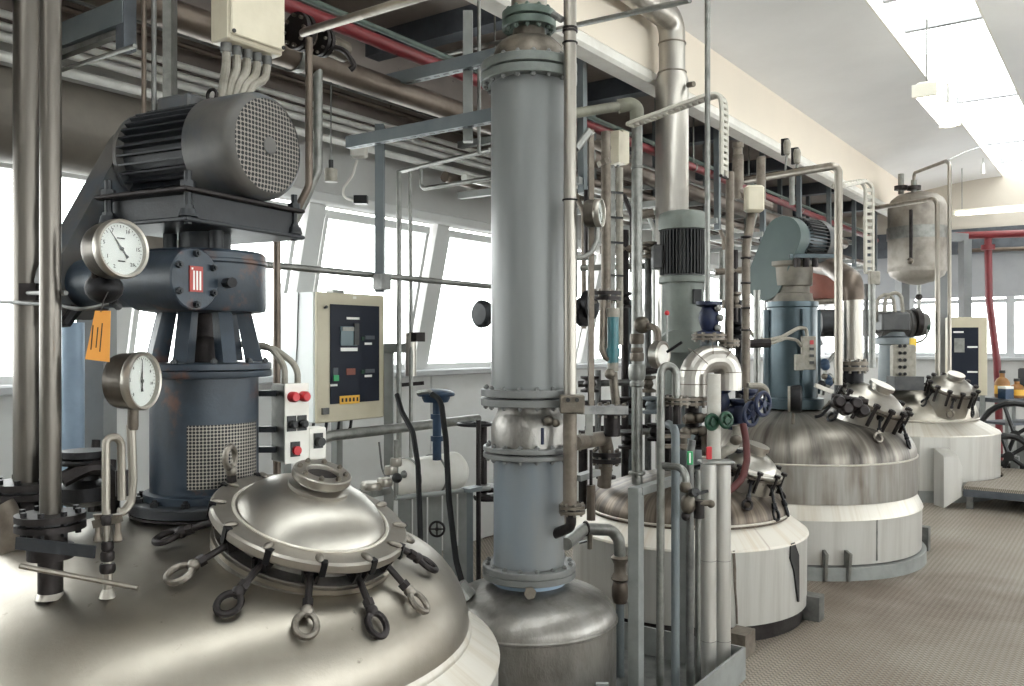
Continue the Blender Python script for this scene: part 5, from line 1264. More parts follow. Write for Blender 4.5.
for y_ in (73, 44): MB().torus(PZ(672,5.7,zx(y_)), UP, .087 if y_ == 44 else .09, .006, 32, 6).build('weld_seam', 'pipe_steel', ex)
MB().cyl(P(688,85,5.62), P(694,84,5.58), .018, seg=10).build('boss', 'cast', ex)
mk = MB(); 
for i in range(5): mk.box(P(664-3.2,404+4.6*i,5.58)+TC*.0, (.03,.004,.012), frame(V(0,0,0), x=RT).to_3x3())
mk.build('stencil', 'print_white', ex, kind='stuff', smooth=0)
bx2 = T('junction_box', 'cream junction box mounted behind the screwed elbow pipe', 'junction box', P(622,166,5.3))
MB().box(P(619,148,5.3), (.085,.1,.2), frame(V(0,0,0), x=EX).to_3x3(), bev=.005).build('case', 'box_cream', bx2, smooth=0)
MB().box(P(622,148,5.22), (.1,.012,.19), None).build('lid', 'box_cream', bx2, smooth=0)
MB().tube([P(608,150,5.05), P(596,144,5.1)], .03, 12).build('gland', 'rust_pipe', bx2)
for px in (613, 618): MB().cyl(P(px,165,5.0), P(px,330,5.0), .009, seg=8).build('conduit', 'galv', bx2)
p6 = T('flanged_riser', 'buff steel riser with a dark flange pair behind the dial gauge', 'pipe', P(606,352,4.8))
MB().tube([P(606,132,4.8), P(606,340,4.8), P(603,352,4.8)], .027, 14).build('tube', 'rust_pipe', p6)
flange(p6, P(606,296,4.8), UP, .085, .05, 'dark_iron', 8)
MB().tube([P(605,165,4.8), P(603,160,4.8)], .04, 10).build('cap', 'cast', p6)
lad = T('cable_ladder', 'narrow strapped cable strip rising beside the buff riser', 'cable tray', P(618,345,4.95))
MB().bar(P(612.5,345,4.95), P(612.5,168,4.95), .012, .03, RT).build('slotted_strip', 'galv', lad, smooth=0)
MB().cyl(P(619.5,345,4.95), P(619.5,168,4.95), .021, seg=12).build('cable', 'hose_grey', lad)
for y_ in (192, 217, 242, 275): MB().bar(P(609,y_,4.92), P(623,y_+1,4.92), .02, .01).build('strap', 'black', lad, smooth=0)
tg_ = T('flow_tube', 'teal sight tube held between pale couplings', 'flow meter', P(613,405,4.7))
MB().cyl(P(613,363,4.7), P(613,316,4.7), .03, seg=18).build('tube', 'teal_glass', tg_)
for y_, r_ in ((312,.035),(352,.036),(366,.03)): MB().cyl(P(613,y_+5,4.7), P(613,y_-4,4.7), r_, seg=16).build('coupling', 'hose_grey' if y_ != 352 else 'teal_glass', tg_)
MB().tube([P(613,372,4.7), P(614,385,4.7), P(616,404,4.7)], .024, 12).build('lower_tube', 'cast', tg_)
MB().tube([P(603,300,4.7), P(602,350,4.7), P(606,358,4.7), P(612,360,4.7)], .018, 10, .04).build('bypass', 'rust_pipe', tg_)
MB().ball(P(610,374,4.62), .03).build('cock', 'cast', tg_)
flange(tg_, P(612,410,4.75), UP, .09, .05, 'dark_iron', 8)
MB().cyl(P(612,415,4.75), P(612,436,4.75), .045, seg=16).build('nozzle', 'dark_iron', tg_)
p7 = T('elbow_branch', 'buff elbow pipe with flanged foot, from the column pipe onto the smaller reactor', 'pipe', P(601,484,5.0))
MB().tube([P(574,443,4.3), P(604,438,4.85), P(607,450,4.9), P(604,486,4.95)], .04, 16, .05).build('tube', 'rust_pipe', p7)
flange(p7, P(606,457,4.92), UP, .085, .06, 'dark_iron', 8); MB().torus(P(580,442,4.4), RT, .042, .006, 20, 6).build('collar', 'cast', p7)
MB().bar(P(577,478,4.3), P(597,472,4.4), .05, .03).build('lug', 'frame_grey', p7, smooth=0)
sgz = T('sight_flow_indicator', 'round chrome-rimmed sight glass on a thin bent pipe', 'sight glass', P(660,370,4.75))
Fq = frame(P(661,355,4.75), x=UP, z=clock(None,(.75,.66)))
MB(Fq).lathe([(.05,-.05),(.072,-.04),(.078,-.01),(.078,.012),(.066,.02),(.06,.014),(0,.012)], seg=32, cap=False).build('bowl', 'clean_steel', sgz, smooth=50)
MB(Fq).lathe([(0,.016),(.058,.016),(.058,.018)], seg=24, cap=False).build('glass', 'white_paint', sgz)
MB().tube([P(658,343,4.9), P(659,350,4.78)], .016, 10).build('inlet', 'cast', sgz)
MB().tube([P(667,352,4.7), P(682,342,4.65)], .008, 8).build('lever', 'black_iron', sgz)
MB().cyl(P(667,342,4.7), P(667,315,4.7), .006, seg=8).build('spindle', 'galv', sgz); MB().ball(P(667,313,4.7), .014).build('knob', 'red_bright', sgz)
# pipe bundle in the tray
def bz(px, d): return PZ(px, d, .0105)
pu = T('return_bend_pipe', 'grey pipe with a return bend at its top, standing in the drip tray', 'pipe', bz(660,3.95))
MB().tube([bz(660,3.95), P(661,372,3.95), P(664,366,3.95), P(672,366,3.95), P(676,372,3.95), P(676,398,3.95)], .0185, 14, .035).build('tube', 'galv', pu)
flange(pu, P(677,401,3.97), UP, .06, .03, 'cast', 8)
MB().tube([P(677,404,3.97), P(677,424,3.97)], .02, 10).build('nozzle', 'dark_iron', pu)
pipe('tray_pipe', 'dark grey-blue pipe of the bundle, next to the return bend', 'pipe', [bz(675.5,3.98), P(675.5,428,3.98), P(668,424,4.05)], .0195, 'frame_blue', .04, group='pipes standing in the tray')
pipe('tray_pipe', 'darker grey pipe of the bundle behind the twin valve', 'pipe', [bz(690,4.0), P(690,458,4.0), P(692,440,4.0)], .0185, 'galv_dark', .03, group='pipes standing in the tray')
pipe('tray_pipe', 'slim grey pipe touching the foil-clad pair', 'pipe', [bz(698,4.05), P(698,470,4.05)], .014, 'galv', group='pipes standing in the tray')
tv = T('twin_valve', 'grey sampling valve with black lever on a hooked branch pipe', 'valve', P(688,518,3.88))
MB().tube([P(664,466,3.93), P(680,467,3.88), P(686,474,3.85), P(686,488,3.85)], .017, 10, .05).build('branch', 'galv', tv)
MB().lathe([(.02,0),(.026,.01),(.026,.03),(.018,.045)], Matrix.Translation(P(685.5,492,3.85)), 12).build('union', 'cast', tv)
MB().ball(P(688,504,3.85), .037, .034, .045).build('body', 'cast', tv)
MB().cyl(P(692,493,3.82), P(696,492,3.76), .018, seg=12).build('spindle', 'black', tv); MB().bar(P(696,494,3.76), P(708,491,3.78), .008, .012).build('lever', 'black', tv)
MB().cyl(P(699,500,3.85), P(699,518,3.85), .024, seg=12).build('outlet', 'dark_iron', tv); MB().tube([P(699,503,3.84), P(711,503,3.84)], .014, 10).build('side_outlet', 'cast', tv); MB().ball(P(711,504,3.84), .018).build('plug', 'cast', tv)
MB().ball(P(686,516,3.85), .022).build('drain_nut', 'dark_iron', tv)
cp = T('clad_pipe_pair', 'pair of shiny foil-clad insulated pipes under one cap, in the drip tray', 'pipe', PZ(716,4.1,.0105))
for px, d in ((708.5,4.08),(723,4.14)):
    MB().cyl(bz(px,d), P(px,464,d), .0365, seg=28).build('cladding', 'foil', cp)
    for y_ in (560, 640): MB().torus(P(px,y_,d), UP, .0367, .0015, 28, 5).build('seam', 'galv', cp)
MB().box(P(716,462,4.11), (.16,.1,.018), frame(V(0,0,0), x=RT).to_3x3(), bev=.006).build('cap_plate', 'galv', cp, smooth=0)
for px, m in ((690,'green_lamp'),(709,'red_bright')):
    MB().box(P(px,458,3.86) if m == 'green_lamp' else P(px,453,4.06), (.026,.012,.06), frame(V(0,0,0), x=RT).to_3x3(), bev=.003).build('flow_marker', m, cp, label='green marker tag' if m == 'green_lamp' else 'pink-red marker cap', smooth=0)
MB().box(P(690,458,3.852), (.007,.002,.045), frame(V(0,0,0), x=RT).to_3x3()).build('marker_print', 'print_white', cp, smooth=0)
fp = T('support_stand', 'pale grey box-section frame standing in the drip tray', 'stand', PZ(637,3.92,.0105))
MB().box(PZ(636,3.92,(zof(487,3.92)+.0105)/2), (.055,.055,zof(487,3.92)-.0105), None, .003).build('post', 'frame_grey', fp, smooth=0)
q = P(638,491,3.92); MB().bar(q, q+V(.5,0,0), .05, .035).build('top_rail', 'frame_grey', fp, smooth=0)
q2 = q + V(.5,0,0); MB().bar(V(q2.x,q2.y,.0105), q2+V(0,0,.017), .04, .04).build('post', 'frame_grey', fp, smooth=0)
el = T('drain_elbow', 'grey drain pipe with brass valve leaving the foot of the column', 'pipe', PZ(620,4.15,.011))
MB().tube([P(566,544,3.75), P(584,529,4.0), P(612,530,4.15), P(619,540,4.15), P(620,556,4.15)], .028, 14, .05).build('tube', 'galv', el)
MB().torus(P(586,528.5,4.0), RT+TC*-.4, .03, .006, 18, 6).build('collar', 'dark_iron', el)
MB().lathe([(.035,-.06),(.045,-.05),(.03,-.02),(.03,.02),(.045,.05),(.035,.06)], Matrix.Translation(P(620,568,4.15)), 16).build('valve', 'rust_pipe', el)
MB().lathe([(.032,-.05),(.04,-.02),(.04,.02),(.032,.05)], Matrix.Translation(P(620,592,4.15)), 16).build('union', 'brown_pipe', el)
MB().cyl(P(620,575,4.15), PZ(620,4.15,.011), .02, seg=12).build('drop', 'frame_blue', el)
MB().tube([P(590,534,4.0), P(590,549,4.0)], .012, 8).build('drain_stub', 'cast', el); MB().bar(P(579,543,4.0), P(587,541,4.0), .02, .008).build('drain_lever', 'black', el)
rdm = T('temperature_probe', 'brown probe rod hanging from a flat steel lug beside the column foot', 'probe', P(590,525,4.1))
MB().cyl(P(591,485,4.3), P(591,520,4.3), .022, seg=10).build('sleeve', 'brown_pipe', rdm); MB().cyl(P(591,450,4.3), P(591,486,4.3), .008, seg=8).build('rod', 'dark_iron', rdm)
# silver-clad return bend, blue valve and small fittings over the smaller reactor
sb2 = T('clad_bend', 'foil-clad insulated return bend with a flanged foot', 'pipe', P(693,402,4.85))
MB().tube([P(693,396,4.85), P(693,360,4.85), P(728,358,4.95), P(728,390,4.95)], .077, 22, .1, n=5).build('cladding', 'exhaust_steel', sb2, smooth=12)
for q, ax in ((P(693,384,4.85),UP),(P(693.5,370,4.85),UP),(P(699,358,4.86),UP+RT*.9),(P(710,352.5,4.9),RT),(P(722,358,4.93),RT-UP*.9),(P(728,372,4.95),UP)): MB().torus(q, ax, .0775, .0025, 28, 6).build('seam', 'brown_pipe', sb2)
flange(sb2, P(692,401,4.85), UP, .085, .045, 'rust_pipe', 8); MB().cyl(P(692,404,4.85), P(692,428,4.87), .04, seg=14).build('nozzle', 'dark_iron', sb2)
pipe('white_sleeve', 'pale upright sleeve rising inside the foil-clad bend', 'pipe', [P(714,470,4.75), P(714,374,4.75)], .037, 'sleeve_pale', seg=16)
bv = T('blue_valve', 'blue flanged valve with brown flanges below the slim upright pipe', 'valve', P(709,342,5.0))
MB(Matrix.Translation(P(709,318,5.0))).lathe([(.075,-.1),(.075,-.08),(.04,-.07),(.055,-.03),(.06,0),(.055,.03),(.04,.06),(.075,.075),(.075,.095)], seg=24).build('body', 'blue_valve', bv)
flange(bv, P(709,337,5.0), UP, .1, .035, 'rust_pipe', 8)
MB().cyl(P(709,340,5.0), P(709,356,5.0), .05, seg=16).build('nozzle', 'frame_blue', bv)
for i in range(4): MB().ball(P(718+2*(i%2),308+10*i,4.95), .022).build('fitting', 'galv', bv)
bc = T('blue_valve', 'cluster of dark blue valves with open handwheels beside the green pair', 'valve', P(745,425,5.0))
for px, py in ((722,402),(738,414),(748,404)):
    MB(Matrix.Translation(P(px,py,5.1))).lathe([(.06,-.09),(.06,-.07),(.035,-.05),(.05,0),(.035,.05),(.06,.07),(.06,.09)], seg=18).build('body', 'blue_valve', bc)
MB().tube([P(718,412,5.1), P(756,408,5.1)], .03, 12).build('header', 'blue_valve', bc)
for px, py in ((751,414),(763,404)): handwheel(bc, P(px,py,4.95), clock(None,(.6,.75)), .065, .012, 'blue_valve', 5)
MB().tube([P(746,388,5.0), P(746,405,5.0), P(757,398,4.95)], .016, 8, .03).build('bracket_tube', 'cast', bc)
MB().tube([P(748,386,5.1), P(766,386,5.1), P(767,400,5.1)], .02, 10, .04).build('loop_tube', 'hose_grey', bc)
gw = T('green_valve', 'pair of small green handwheel valves on buff fittings', 'valve', P(718,432,4.8))
for px, py in ((712,422),(726,420)):
    handwheel(gw, P(px,py,4.7), clock(None,(.45,.88)), .037, .012, 'green', 4)
    MB().cyl(P(px,py,4.7), P(px-2,py-1,4.8), .016, seg=10).build('spindle', 'cast', gw)
for i, (px, py) in enumerate(((690,418),(700,418),(686,432),(703,431),(736,440))): MB().ball(P(px,py,4.8), .035, .035, .03).build('fitting', 'cast', gw)
MB().tube([P(684,420,4.8), P(725,416,4.85)], .024, 10).build('header', 'rust_pipe', gw)
MB().tube([P(684,450,4.8), P(684,432,4.8), P(704,430,4.8), P(705,455,4.8)], .018, 10, .03).build('bridge', 'cast', gw)
for y_ in (436, 446): MB().bar(P(664,y_,4.75), P(690,y_,4.75), .04, .02).build('bracket_plate', 'rust_pipe', gw, smooth=0)
pipe('red_hose', 'short red-brown rubber hose curling down beside the clad pair', 'hose', [P(743,424,4.75), P(746,440,4.72), P(747,460,4.68), P(743,478,4.65), P(732,489,4.62), P(722,494,4.6)], .019, 'red_hose', .1)
yo = T('pipe_yoke', 'curved cast yoke pipe behind the red-brown hose', 'pipe', P(726,470,5.0))
MB().tube([P(715,462,4.95), P(722,452,4.95), P(734,448,5.0), P(738,430,5.0), P(737,425,5.0)], .03, 12, .06).build('tube', 'hose_grey', yo)
MB().tube([P(728,449,5.0), P(760,456,5.05), P(764,470,5.05)], .012, 8, .04).build('rod', 'black_iron', yo)
MB().ball(P(718,466,4.9), .04).build('cap', 'dark_iron', yo)
pipe('upright_pipe', 'slim grey upright pipe reaching the vault beside the exhaust pipe', 'pipe', [PZ(707.5,4.8,3.9), P(707.5,305,4.95)], .0155, 'galv')
p8 = T('upright_pipe', 'brown upright pipe with flange collar over the foil-clad bend', 'pipe', P(729,352,4.98))
MB().tube([P(730,172,4.98), P(729,348,4.98)], .024, 14).build('tube', 'rust_pipe', p8); flange(p8, P(729,343,4.98), UP, .06, .03, 'rust_pipe', 6)
p9 = T('upright_pipe', 'ringed steel upright pipe ending above the blue valve cluster', 'pipe', P(747,420,5.5))
MB().tube([P(752,208,5.36), P(750,228,5.3), P(746,245,5.25), P(746,420,5.15)], .025, 14, .06).build('tube', 'rust_pipe', p9)
for y_ in (237, 258, 283, 308, 330): MB().torus(P(746,y_,5.2), UP, .027, .006, 20, 6).build('ring', 'dark_iron', p9)
wb = T('junction_box', 'small white rounded box on the pipes near the belt guard', 'junction box', P(752,212,5.4))
MB().box(P(754,199,5.3), (.11,.08,.16), frame(V(0,0,0), x=RT).to_3x3(), bev=.012).build('case', 'box_cream', wb); MB().tube([P(748,210,5.4), P(745,240,5.45)], .012, 8).build('conduit', 'galv', wb)
MB().tube([P(756,212,5.4), P(750,240,5.45), P(748,260,5.45)], .012, 8, .04).build('conduit', 'galv', wb)
ml = T('silencer', 'upright buff silencer body between the arching tray and the strut', 'silencer', P(738,200,5.6))
MB(Matrix.Translation(P(738,168,5.6))).lathe([(.024,-.2),(.028,-.12),(.036,-.1),(.036,.05),(.028,.07),(.028,.13),(.024,.15)], seg=16).build('body', 'rust_pipe', ml)
for y_ in (148, 160): MB().cyl(P(738,y_,5.6), P(738,y_-5,5.6), .036, seg=12).build('collar', 'cast', ml)
MB().tube([P(738,190,5.6), P(750,198,5.6), P(770,206,5.8)], .028, 10, .05).build('branch', 'rust_pipe', ml)
pipe('stub_pipe', 'short buff upright stub behind the two beacon lamps', 'pipe', [P(761,157,5.75), P(761,200,5.75), P(763,206,5.75)], .03, 'rust_pipe', .05)
tf = T('pipe_gantry', 'steel pipe gantry with a dark crossbar above the belt guard', 'pipe', PZ(838,6.05,1.15))
MB().tube([P(744,181,6.7), P(834,166,6.05), P(838.5,170,6.05), P(838.5,385,6.05)], .0275, 12, .05).build('tube', 'pipe_steel', tf)
MB().bar(P(744,180,6.7), P(832,166,6.07), .035, .045).build('crossbar', 'brown_pipe', tf)
for i, (px, py) in enumerate(((787,147),(797,156))):
    bl = T('beacon_lamp', ('upper' if i == 0 else 'lower') + ' of the two small beacon lamps over the gantry', 'lamp', P(px,py+12,6.35), 'beacon lamps on the gantry')
    MB(Matrix.Translation(P(px,py,6.35))).lathe([(.014,-.06),(.024,-.05),(.028,.02),(.02,.05),(0,.055)], seg=14, cap=False).build('lens', 'hose_grey', bl)
    MB().box(P(px-2,py,6.36), (.03,.05,.12)).build('bracket', 'black_iron', bl, smooth=0)
    MB().tube([P(px,py+6,6.36), P(px-1,py+14,6.36), P(px-2,172,6.37)], .008, 6).build('stalk', 'galv', bl)
# ================================================================== OVER AND AROUND THE STAINED REACTOR
eb = T('elbow_duct', 'brown elbow pipe turning down into a bright upright with a flanged foot', 'pipe', P(853,395,6.55))
MB().tube([P(800,261,8.0), P(832,267,7.3), P(852,281,6.55), P(853,300,6.55)], .082, 20, .12).build('elbow', 'brown_pipe', eb, smooth=60)
MB().cyl(P(853,292,6.55), P(853,360,6.55), .071, seg=24).build('upright', 'tall_steel', eb)
flange(eb, P(853,366,6.55), UP, .11, .07, 'cast', 8); MB().cyl(P(853,371,6.55), P(853,415.5,6.55), .075, seg=20).build('nozzle', 'black_iron', eb)
MB().torus(P(853,293,6.55), UP, .073, .005, 24, 6).build('seam', 'brown_pipe', eb)
rb = T('red_brown_drum', 'red-brown drum half hidden behind the gantry upright', 'drum', P(826,300,8.5))
MB().lathe([(.1,0),(.19,.03),(.2,.06),(.2,.28),(.19,.31),(.1,.33)], Matrix.Translation(P(825,302,8.5)), 24).build('shell', 'red_brown', rb)
MB().tube([P(808,303,8.3), P(835,301,8.2)], .025, 10).build('pipe', 'pipe_steel', rb)
hm_ = T('side_motor', 'dark blue-grey cylindrical motor lying crosswise behind the bright upright', 'motor', PZ(842,7.95,0))
MB().lathe([(.09,0),(.124,.01),(.124,.46),(.1,.48)], frame(P(817,323,7.95), z=RT), 28).build('barrel', 'machine_dark', hm_)
MB().lathe([(.125,.13),(.127,.14),(.127,.16),(.125,.17)], frame(P(817,323,7.95), z=RT), 28).build('band', 'black_iron', hm_)
MB().cyl(P(840,335,7.95), PZ(840,7.95,0), .05, seg=14).build('pedestal', 'machine_dark', hm_)
MB().tube([P(818,335,7.4), P(822,344,7.1), P(818,346,7.0), P(812,345,6.6)], .007, 6, .05).build('lead', 'black', hm_)
sb3 = T('switch_box', 'pale switch box with red light on the teal stool', 'switch box', P(808,371,6.48))
Fz = frame(P(807,353,6.48), x=RT)
MB(Fz).box((.01,0,.0), (.1,.05,.25), bev=.004).build('case', 'hose_grey', sb3, smooth=0); MB(Fz).box((-.06,0,-.07), (.06,.05,.12), bev=.004).build('side_case', 'hose_grey', sb3, smooth=0)
MB(Fz).box((.025,-.03,.08), (.025,.012,.03)).build('red_light', 'red_bright', sb3, smooth=0)
for i in range(3): MB(Fz).box((.025,-.03,.03-.05*i), (.03,.012,.02)).build('switch', 'black', sb3, smooth=0)
MB().tube([P(745,322,6.2), P(752,336,6.2), P(765,341,6.2), P(782,337,6.3), P(798,328,6.4), P(806,328,6.48), P(807,336,6.48)], .014, 8, .12).build('flexible_hose', 'hose_grey', sb3)
MB().tube([P(747,326,6.2), P(756,341,6.2), P(770,344,6.2), P(786,338,6.3), P(797,340,6.4), P(801,346,6.48)], .012, 8, .12).build('flexible_hose', 'hose_grey', sb3)
kd = T('level_gauge', 'dark disc-shaped gauge edge-on, on a short stem on the stained dome', 'gauge', P(793,424,6.1))
MB(frame(P(789,399,6.05), x=UP, z=clock(None,(.95,.3)))).lathe([(.08,0),(.092,.01),(.096,.03),(.096,.075),(.085,.085),(0,.086)], seg=28, cap=False).build('case', 'black_iron', kd)
MB(frame(P(788,399,6.05), x=UP, z=clock(None,(.95,.3)))).lathe([(0,-.002),(.09,-.002),(.09,.015)], seg=28, cap=False).build('back_plate', 'hose_grey', kd)
MB().cyl(P(793,411,6.07), P(793,424,6.08), .012, seg=8).build('stem', 'cast', kd)
kh = T('dome_handle', 'bent dark rod handle on the stained dome', 'handle', P(818,418,6.2))
MB().tube([P(815,417,6.15), P(821,416,6.15), P(830,406,6.2), P(836,404,6.25)], .012, 8, .06).build('rod', 'black_iron', kh)
# clutter of thin lines and small valves between the stained reactor and the bright upright
cl = T('valve_cluster', 'knot of small steel valves and blue unions beside the flanged foot', 'valve', P(830,392,6.4))
random.seed(3)
for i in range(9):
    q = P(821+random.uniform(0,16), 358+random.uniform(0,34), 6.4); MB().ball(q, random.uniform(.02,.035)).build('fitting', random.choice(('clean_steel','galv','black_iron','blue_petrol','cast')), cl)
MB().tube([P(822,395,6.4), P(826,365,6.4), P(836,352,6.4)], .015, 8, .05).build('tube', 'galv', cl); MB().bar(P(815,385,6.35), P(832,392,6.35), .03, .03).build('lever', 'clean_steel', cl)
cv2 = T('valve_cluster', 'row of dark clamps and valve bodies under the stained reactor lid', 'valve', P(845,415,5.95))
for i, (px, py) in enumerate(((838,402),(846,409),(855,404),(862,411))):
    MB(frame(P(px,py,5.95), z=TC+UP*.2)).lathe([(.03,-.05),(.045,-.03),(.045,.03),(.03,.05)], seg=14).build('body', 'dark_iron', cv2)
MB().tube([P(832,396,6.0), P(868,402,5.95)], .02, 10).build('header', 'dark_iron', cv2)
# thin lines about the gantry
pipe('thin_line', 'yellow-banded thin grey line beside the brown elbow', 'pipe', [P(792,172,6.36), P(792,205,6.36)], .02, 'galv')
tr3 = T('cable_tray', 'slotted tray turning down behind the brown elbow pipe', 'cable tray', P(869,275,7.6))
c3 = fillet(pts_([(838.5,186,6.12),(862,181,7.6),(869,186,7.6),(869,272,7.6)]), .08)
for s in (-1, 1): MB().tube([q+RT*.032*s+UP*0 for q in c3], .018, 6).build('side_rail', 'tray_pale', tr3)
for i in range(22):
    q = c3[0].lerp(c3[1], i/8) if i < 9 else c3[-2].lerp(c3[-1], (i-9)/12); MB().bar(q-RT*.04, q+RT*.04, .03, .03).build('rung', 'tray_pale', tr3, smooth=0)
MB().box(P(874,278,7.55), (.09,.06,.12), frame(V(0,0,0), x=RT).to_3x3(), bev=.008).build('outlet_box', 'hose_grey', tr3, smooth=0)
MB().cyl(P(872,284,7.55), P(872,368,7.55), .03, seg=12).build('conduit', 'galv', tr3)
MB().cyl(P(866,284,7.6), P(866,372,7.6), .018, seg=10).build('conduit', 'galv_dark', tr3)
pipe('vent_line', 'steel vent line running level then dropping past the hanging tank', 'pipe', [P(874,208,10.4), P(934,199,9.35), P(937.5,203,9.3), P(937.5,385,9.3)], .026, 'pipe_steel', .06)
pipe('vent_line', 'thin vent line looping from the hanging tank top and dropping beside it', 'pipe', [P(914,184,10.7), P(914,173,10.7), P(946,161,9.6), P(949.5,164,9.25), P(949.5,390,9.2)], .02, 'pipe_steel', .05)
# ================================================================== HANGING TANK AND ITS FRAME
K = PZ(917, 10.7, 0); zk = lambda y: zof(y, 10.7); F = Matrix.Translation(K); Rk = .334
hk = T('head_tank', 'weathered steel head tank held high in a grey frame', 'tank', K+V(0,0,zk(286)))
MB(F).lathe([(0,zk(192)),(.12,zk(192.6)),(.23,zk(195.5)),(.3,zk(200)),(Rk,zk(207)),(Rk,zk(270)),(.307,zk(276)),(.21,zk(281)),(.07,zk(284.5)),(0,zk(285))][::-1], seg=48, cap=False).build('shell', 'head_steel', hk, smooth=50)
MB(F).lathe([(Rk+.004,zk(272)),(Rk+.004,zk(268))], seg=48, cap=False).build('weld_seam', 'head_steel', hk)
MB(F).lathe([(Rk+.012,zk(240)),(Rk+.012,zk(228))], seg=48, cap=False).build('band', 'galv', hk)
MB().box(P(911,236,10.3), (.06,.03,.62), None).build('level_glass', 'dark_iron', hk, smooth=0); MB().ball(P(910,261,10.28), .04).build('gauge_cock', 'cast', hk)
for px, d in ((901,10.75),(914,10.6)):
    MB().cyl(P(px,194,d), P(px,174 if px < 905 else 180,d), .035, seg=12).build('nozzle', 'galv', hk); MB().cyl(P(px,190,d), P(px,186,d), .08, seg=16).build('nozzle_flange', 'dark_iron', hk)
MB().cyl(P(919,284,10.7), P(919,318,10.7), .024, seg=10).build('outlet', 'galv', hk); MB().ball(P(919,297,10.7), .042).build('outlet_valve', 'dark_iron', hk)
kf = T('tank_frame', 'grey steel frame of heavy uprights carrying the head tank', 'frame', PZ(925,11,0))
for px, d in ((902,11.1),(941.5,10.95),(965,11.0)): MB().bar(PZ(px,d,0), P(px,240,d), .2 if px == 902 else .14, .1, RT).build('upright', 'post_grey', kf, smooth=0)
for a, b in (((899,237,11.1),(943,239,10.95)), ((941,236,10.95),(966,238,11.0))): MB().bar(P(*a), P(*b), .1, .1).build('beam', 'post_grey', kf, smooth=0)
MB().bar(P(889,234,10.78), P(947,234,10.78), .04, .12).build('cradle', 'galv', kf, smooth=0)
# ================================================================== END OF THE HALL
Fc2 = frame(P(967, 395, 10.5), x=clock(None,(.93,.36)))
c2 = T('control_cabinet', 'cream control cabinet with dark panel, in front of the end windows', 'control cabinet', P(967,395,10.5), 'control cabinets')
MB(Fc2).box((0,.12,.47), (.43,.24,.94), bev=.008).build('case', 'cabinet_cream', c2, smooth=0); MB(Fc2).box((0,-.006,.47), (.43,.02,.94), bev=.005).build('door', 'cabinet_cream', c2, smooth=0)
MB(Fc2).box((-.035,-.02,.46), (.31,.01,.71)).build('instrument_panel', 'navy', c2, smooth=0); MB(Fc2).box((-.085,-.028,.6), (.11,.008,.17)).build('recorder', 'galv', c2, smooth=0)
for x_, z_ in ((.055,.58),(.055,.28),(-.095,.76)): MB(Fc2).box((x_,-.027,z_), (.11,.005,.02)).build('caption', 'print_white', c2, smooth=0)
for x_ in (-.18,.18): MB(Fc2).box((x_,.12,-.48), (.05,.05,.975)).build('stand_post', 'frame_grey', c2, smooth=0)
rz = T('red_riser', 'red upright pipe cranked near its middle in front of the end windows', 'pipe', PZ(1000,11.6,0))
MB().tube([P(988,236,11.6), P(989,300,11.6), P(997,362,11.6), P(999,420,11.6), PZ(999,11.6,0)], .046, 12, .2).build('tube', 'red_paint', rz)
MB().cyl(PXW(952,236,13.1), PXW(1040,233,13.1), .05, seg=12).build('header', 'red_paint', rz); MB().cyl(P(988,250,11.6), P(988,245,11.6), .085, seg=16).build('flange', 'red_paint', rz)
pipe('brown_main', 'brown level pipe below the red header across the end wall', 'pipe', [PXW(958,251,13.8), PXW(1040,248,13.8)], .03, 'brown_pipe')
bn = T('work_bench', 'dark steel workbench in front of the end windows', 'bench', PZ(1000,10.6,0))
Fn = frame(PZ(1002,10.6,0), x=clock(None,(.97,-.25)))
zt = zof(398, 10.6)
MB(Fn).box((0.35,0,zt-.025), (1.0,.5,.05)).build('top', 'steel_dark', bn, smooth=0); MB(Fn).box((.35,0,zt-.3), (.95,.45,.03)).build('shelf', 'steel_dark', bn, smooth=0)
for x_ in (-.1,.35,.8):
    for y_ in (-.2,.2): MB(Fn).box((x_,y_,(zt-.05)/2), (.05,.05,zt-.05)).build('leg', 'frame_grey', bn, smooth=0)
bt = [(.0,.08,'amber glass bottle standing tallest on the workbench'),(.16,.02,'amber glass bottle on the workbench behind the flywheels')]
for i, (x_, y_, lb) in enumerate(bt):
    o = T('bottle', lb, 'bottle', Fn @ Vector((x_+.08,y_,zt)), 'amber bottles on the workbench'); h_ = .3 - .1*i
    MB(Fn @ Matrix.Translation((x_+.08,y_,zt))).lathe([(.08,0),(.085,.02),(.085,h_*.62),(.06,h_*.76),(.03,h_*.84),(.03,h_)], seg=18).build('body', 'brown_bottle', o, smooth=50)
    MB(Fn @ Matrix.Translation((x_+.08,y_,zt))).lathe([(.036,h_),(.036,h_+.035)], seg=14).build('cap', 'black', o)
    MB(Fn @ Matrix.Translation((x_+.08,y_,zt))).lathe([(.0865,h_*.15),(.0865,h_*.5)], seg=18, cap=False).build('label', 'yellow_label', o)
dv = T('printer', 'black boxy recorder with a white front strip on the workbench', 'printer', Fn @ Vector((.56,.02,zt)))
MB(Fn).box((.56,.02,zt+.18), (.34,.3,.36), bev=.015).build('case', 'black', dv, smooth=0); MB(Fn).box((.56,-.135,zt+.2), (.3,.01,.05)).build('slot', 'print_white', dv, smooth=0); MB(Fn).box((.56,-.135,zt+.08), (.3,.012,.08)).build('tray', 'galv', dv, smooth=0)
bb = T('supply_box', 'small blue and white carton beside the amber bottles', 'carton', Fn @ Vector((-.06,-.12,zt)))
MB(Fn).box((-.06,-.12,zt+.06), (.12,.12,.12)).build('carton', 'blue_petrol', bb, smooth=0); MB(Fn).box((-.06,-.12,zt+.135), (.12,.12,.03)).build('lid', 'print_white', bb, smooth=0)
pt = T('platform', 'low checker plate platform on legs beside the end reactor', 'platform', PZ(1010,8.6,0))
pc = []      # deck outline with a round notch for the end reactor
a_0 = math.asin((1.333-C4.y)/.915)
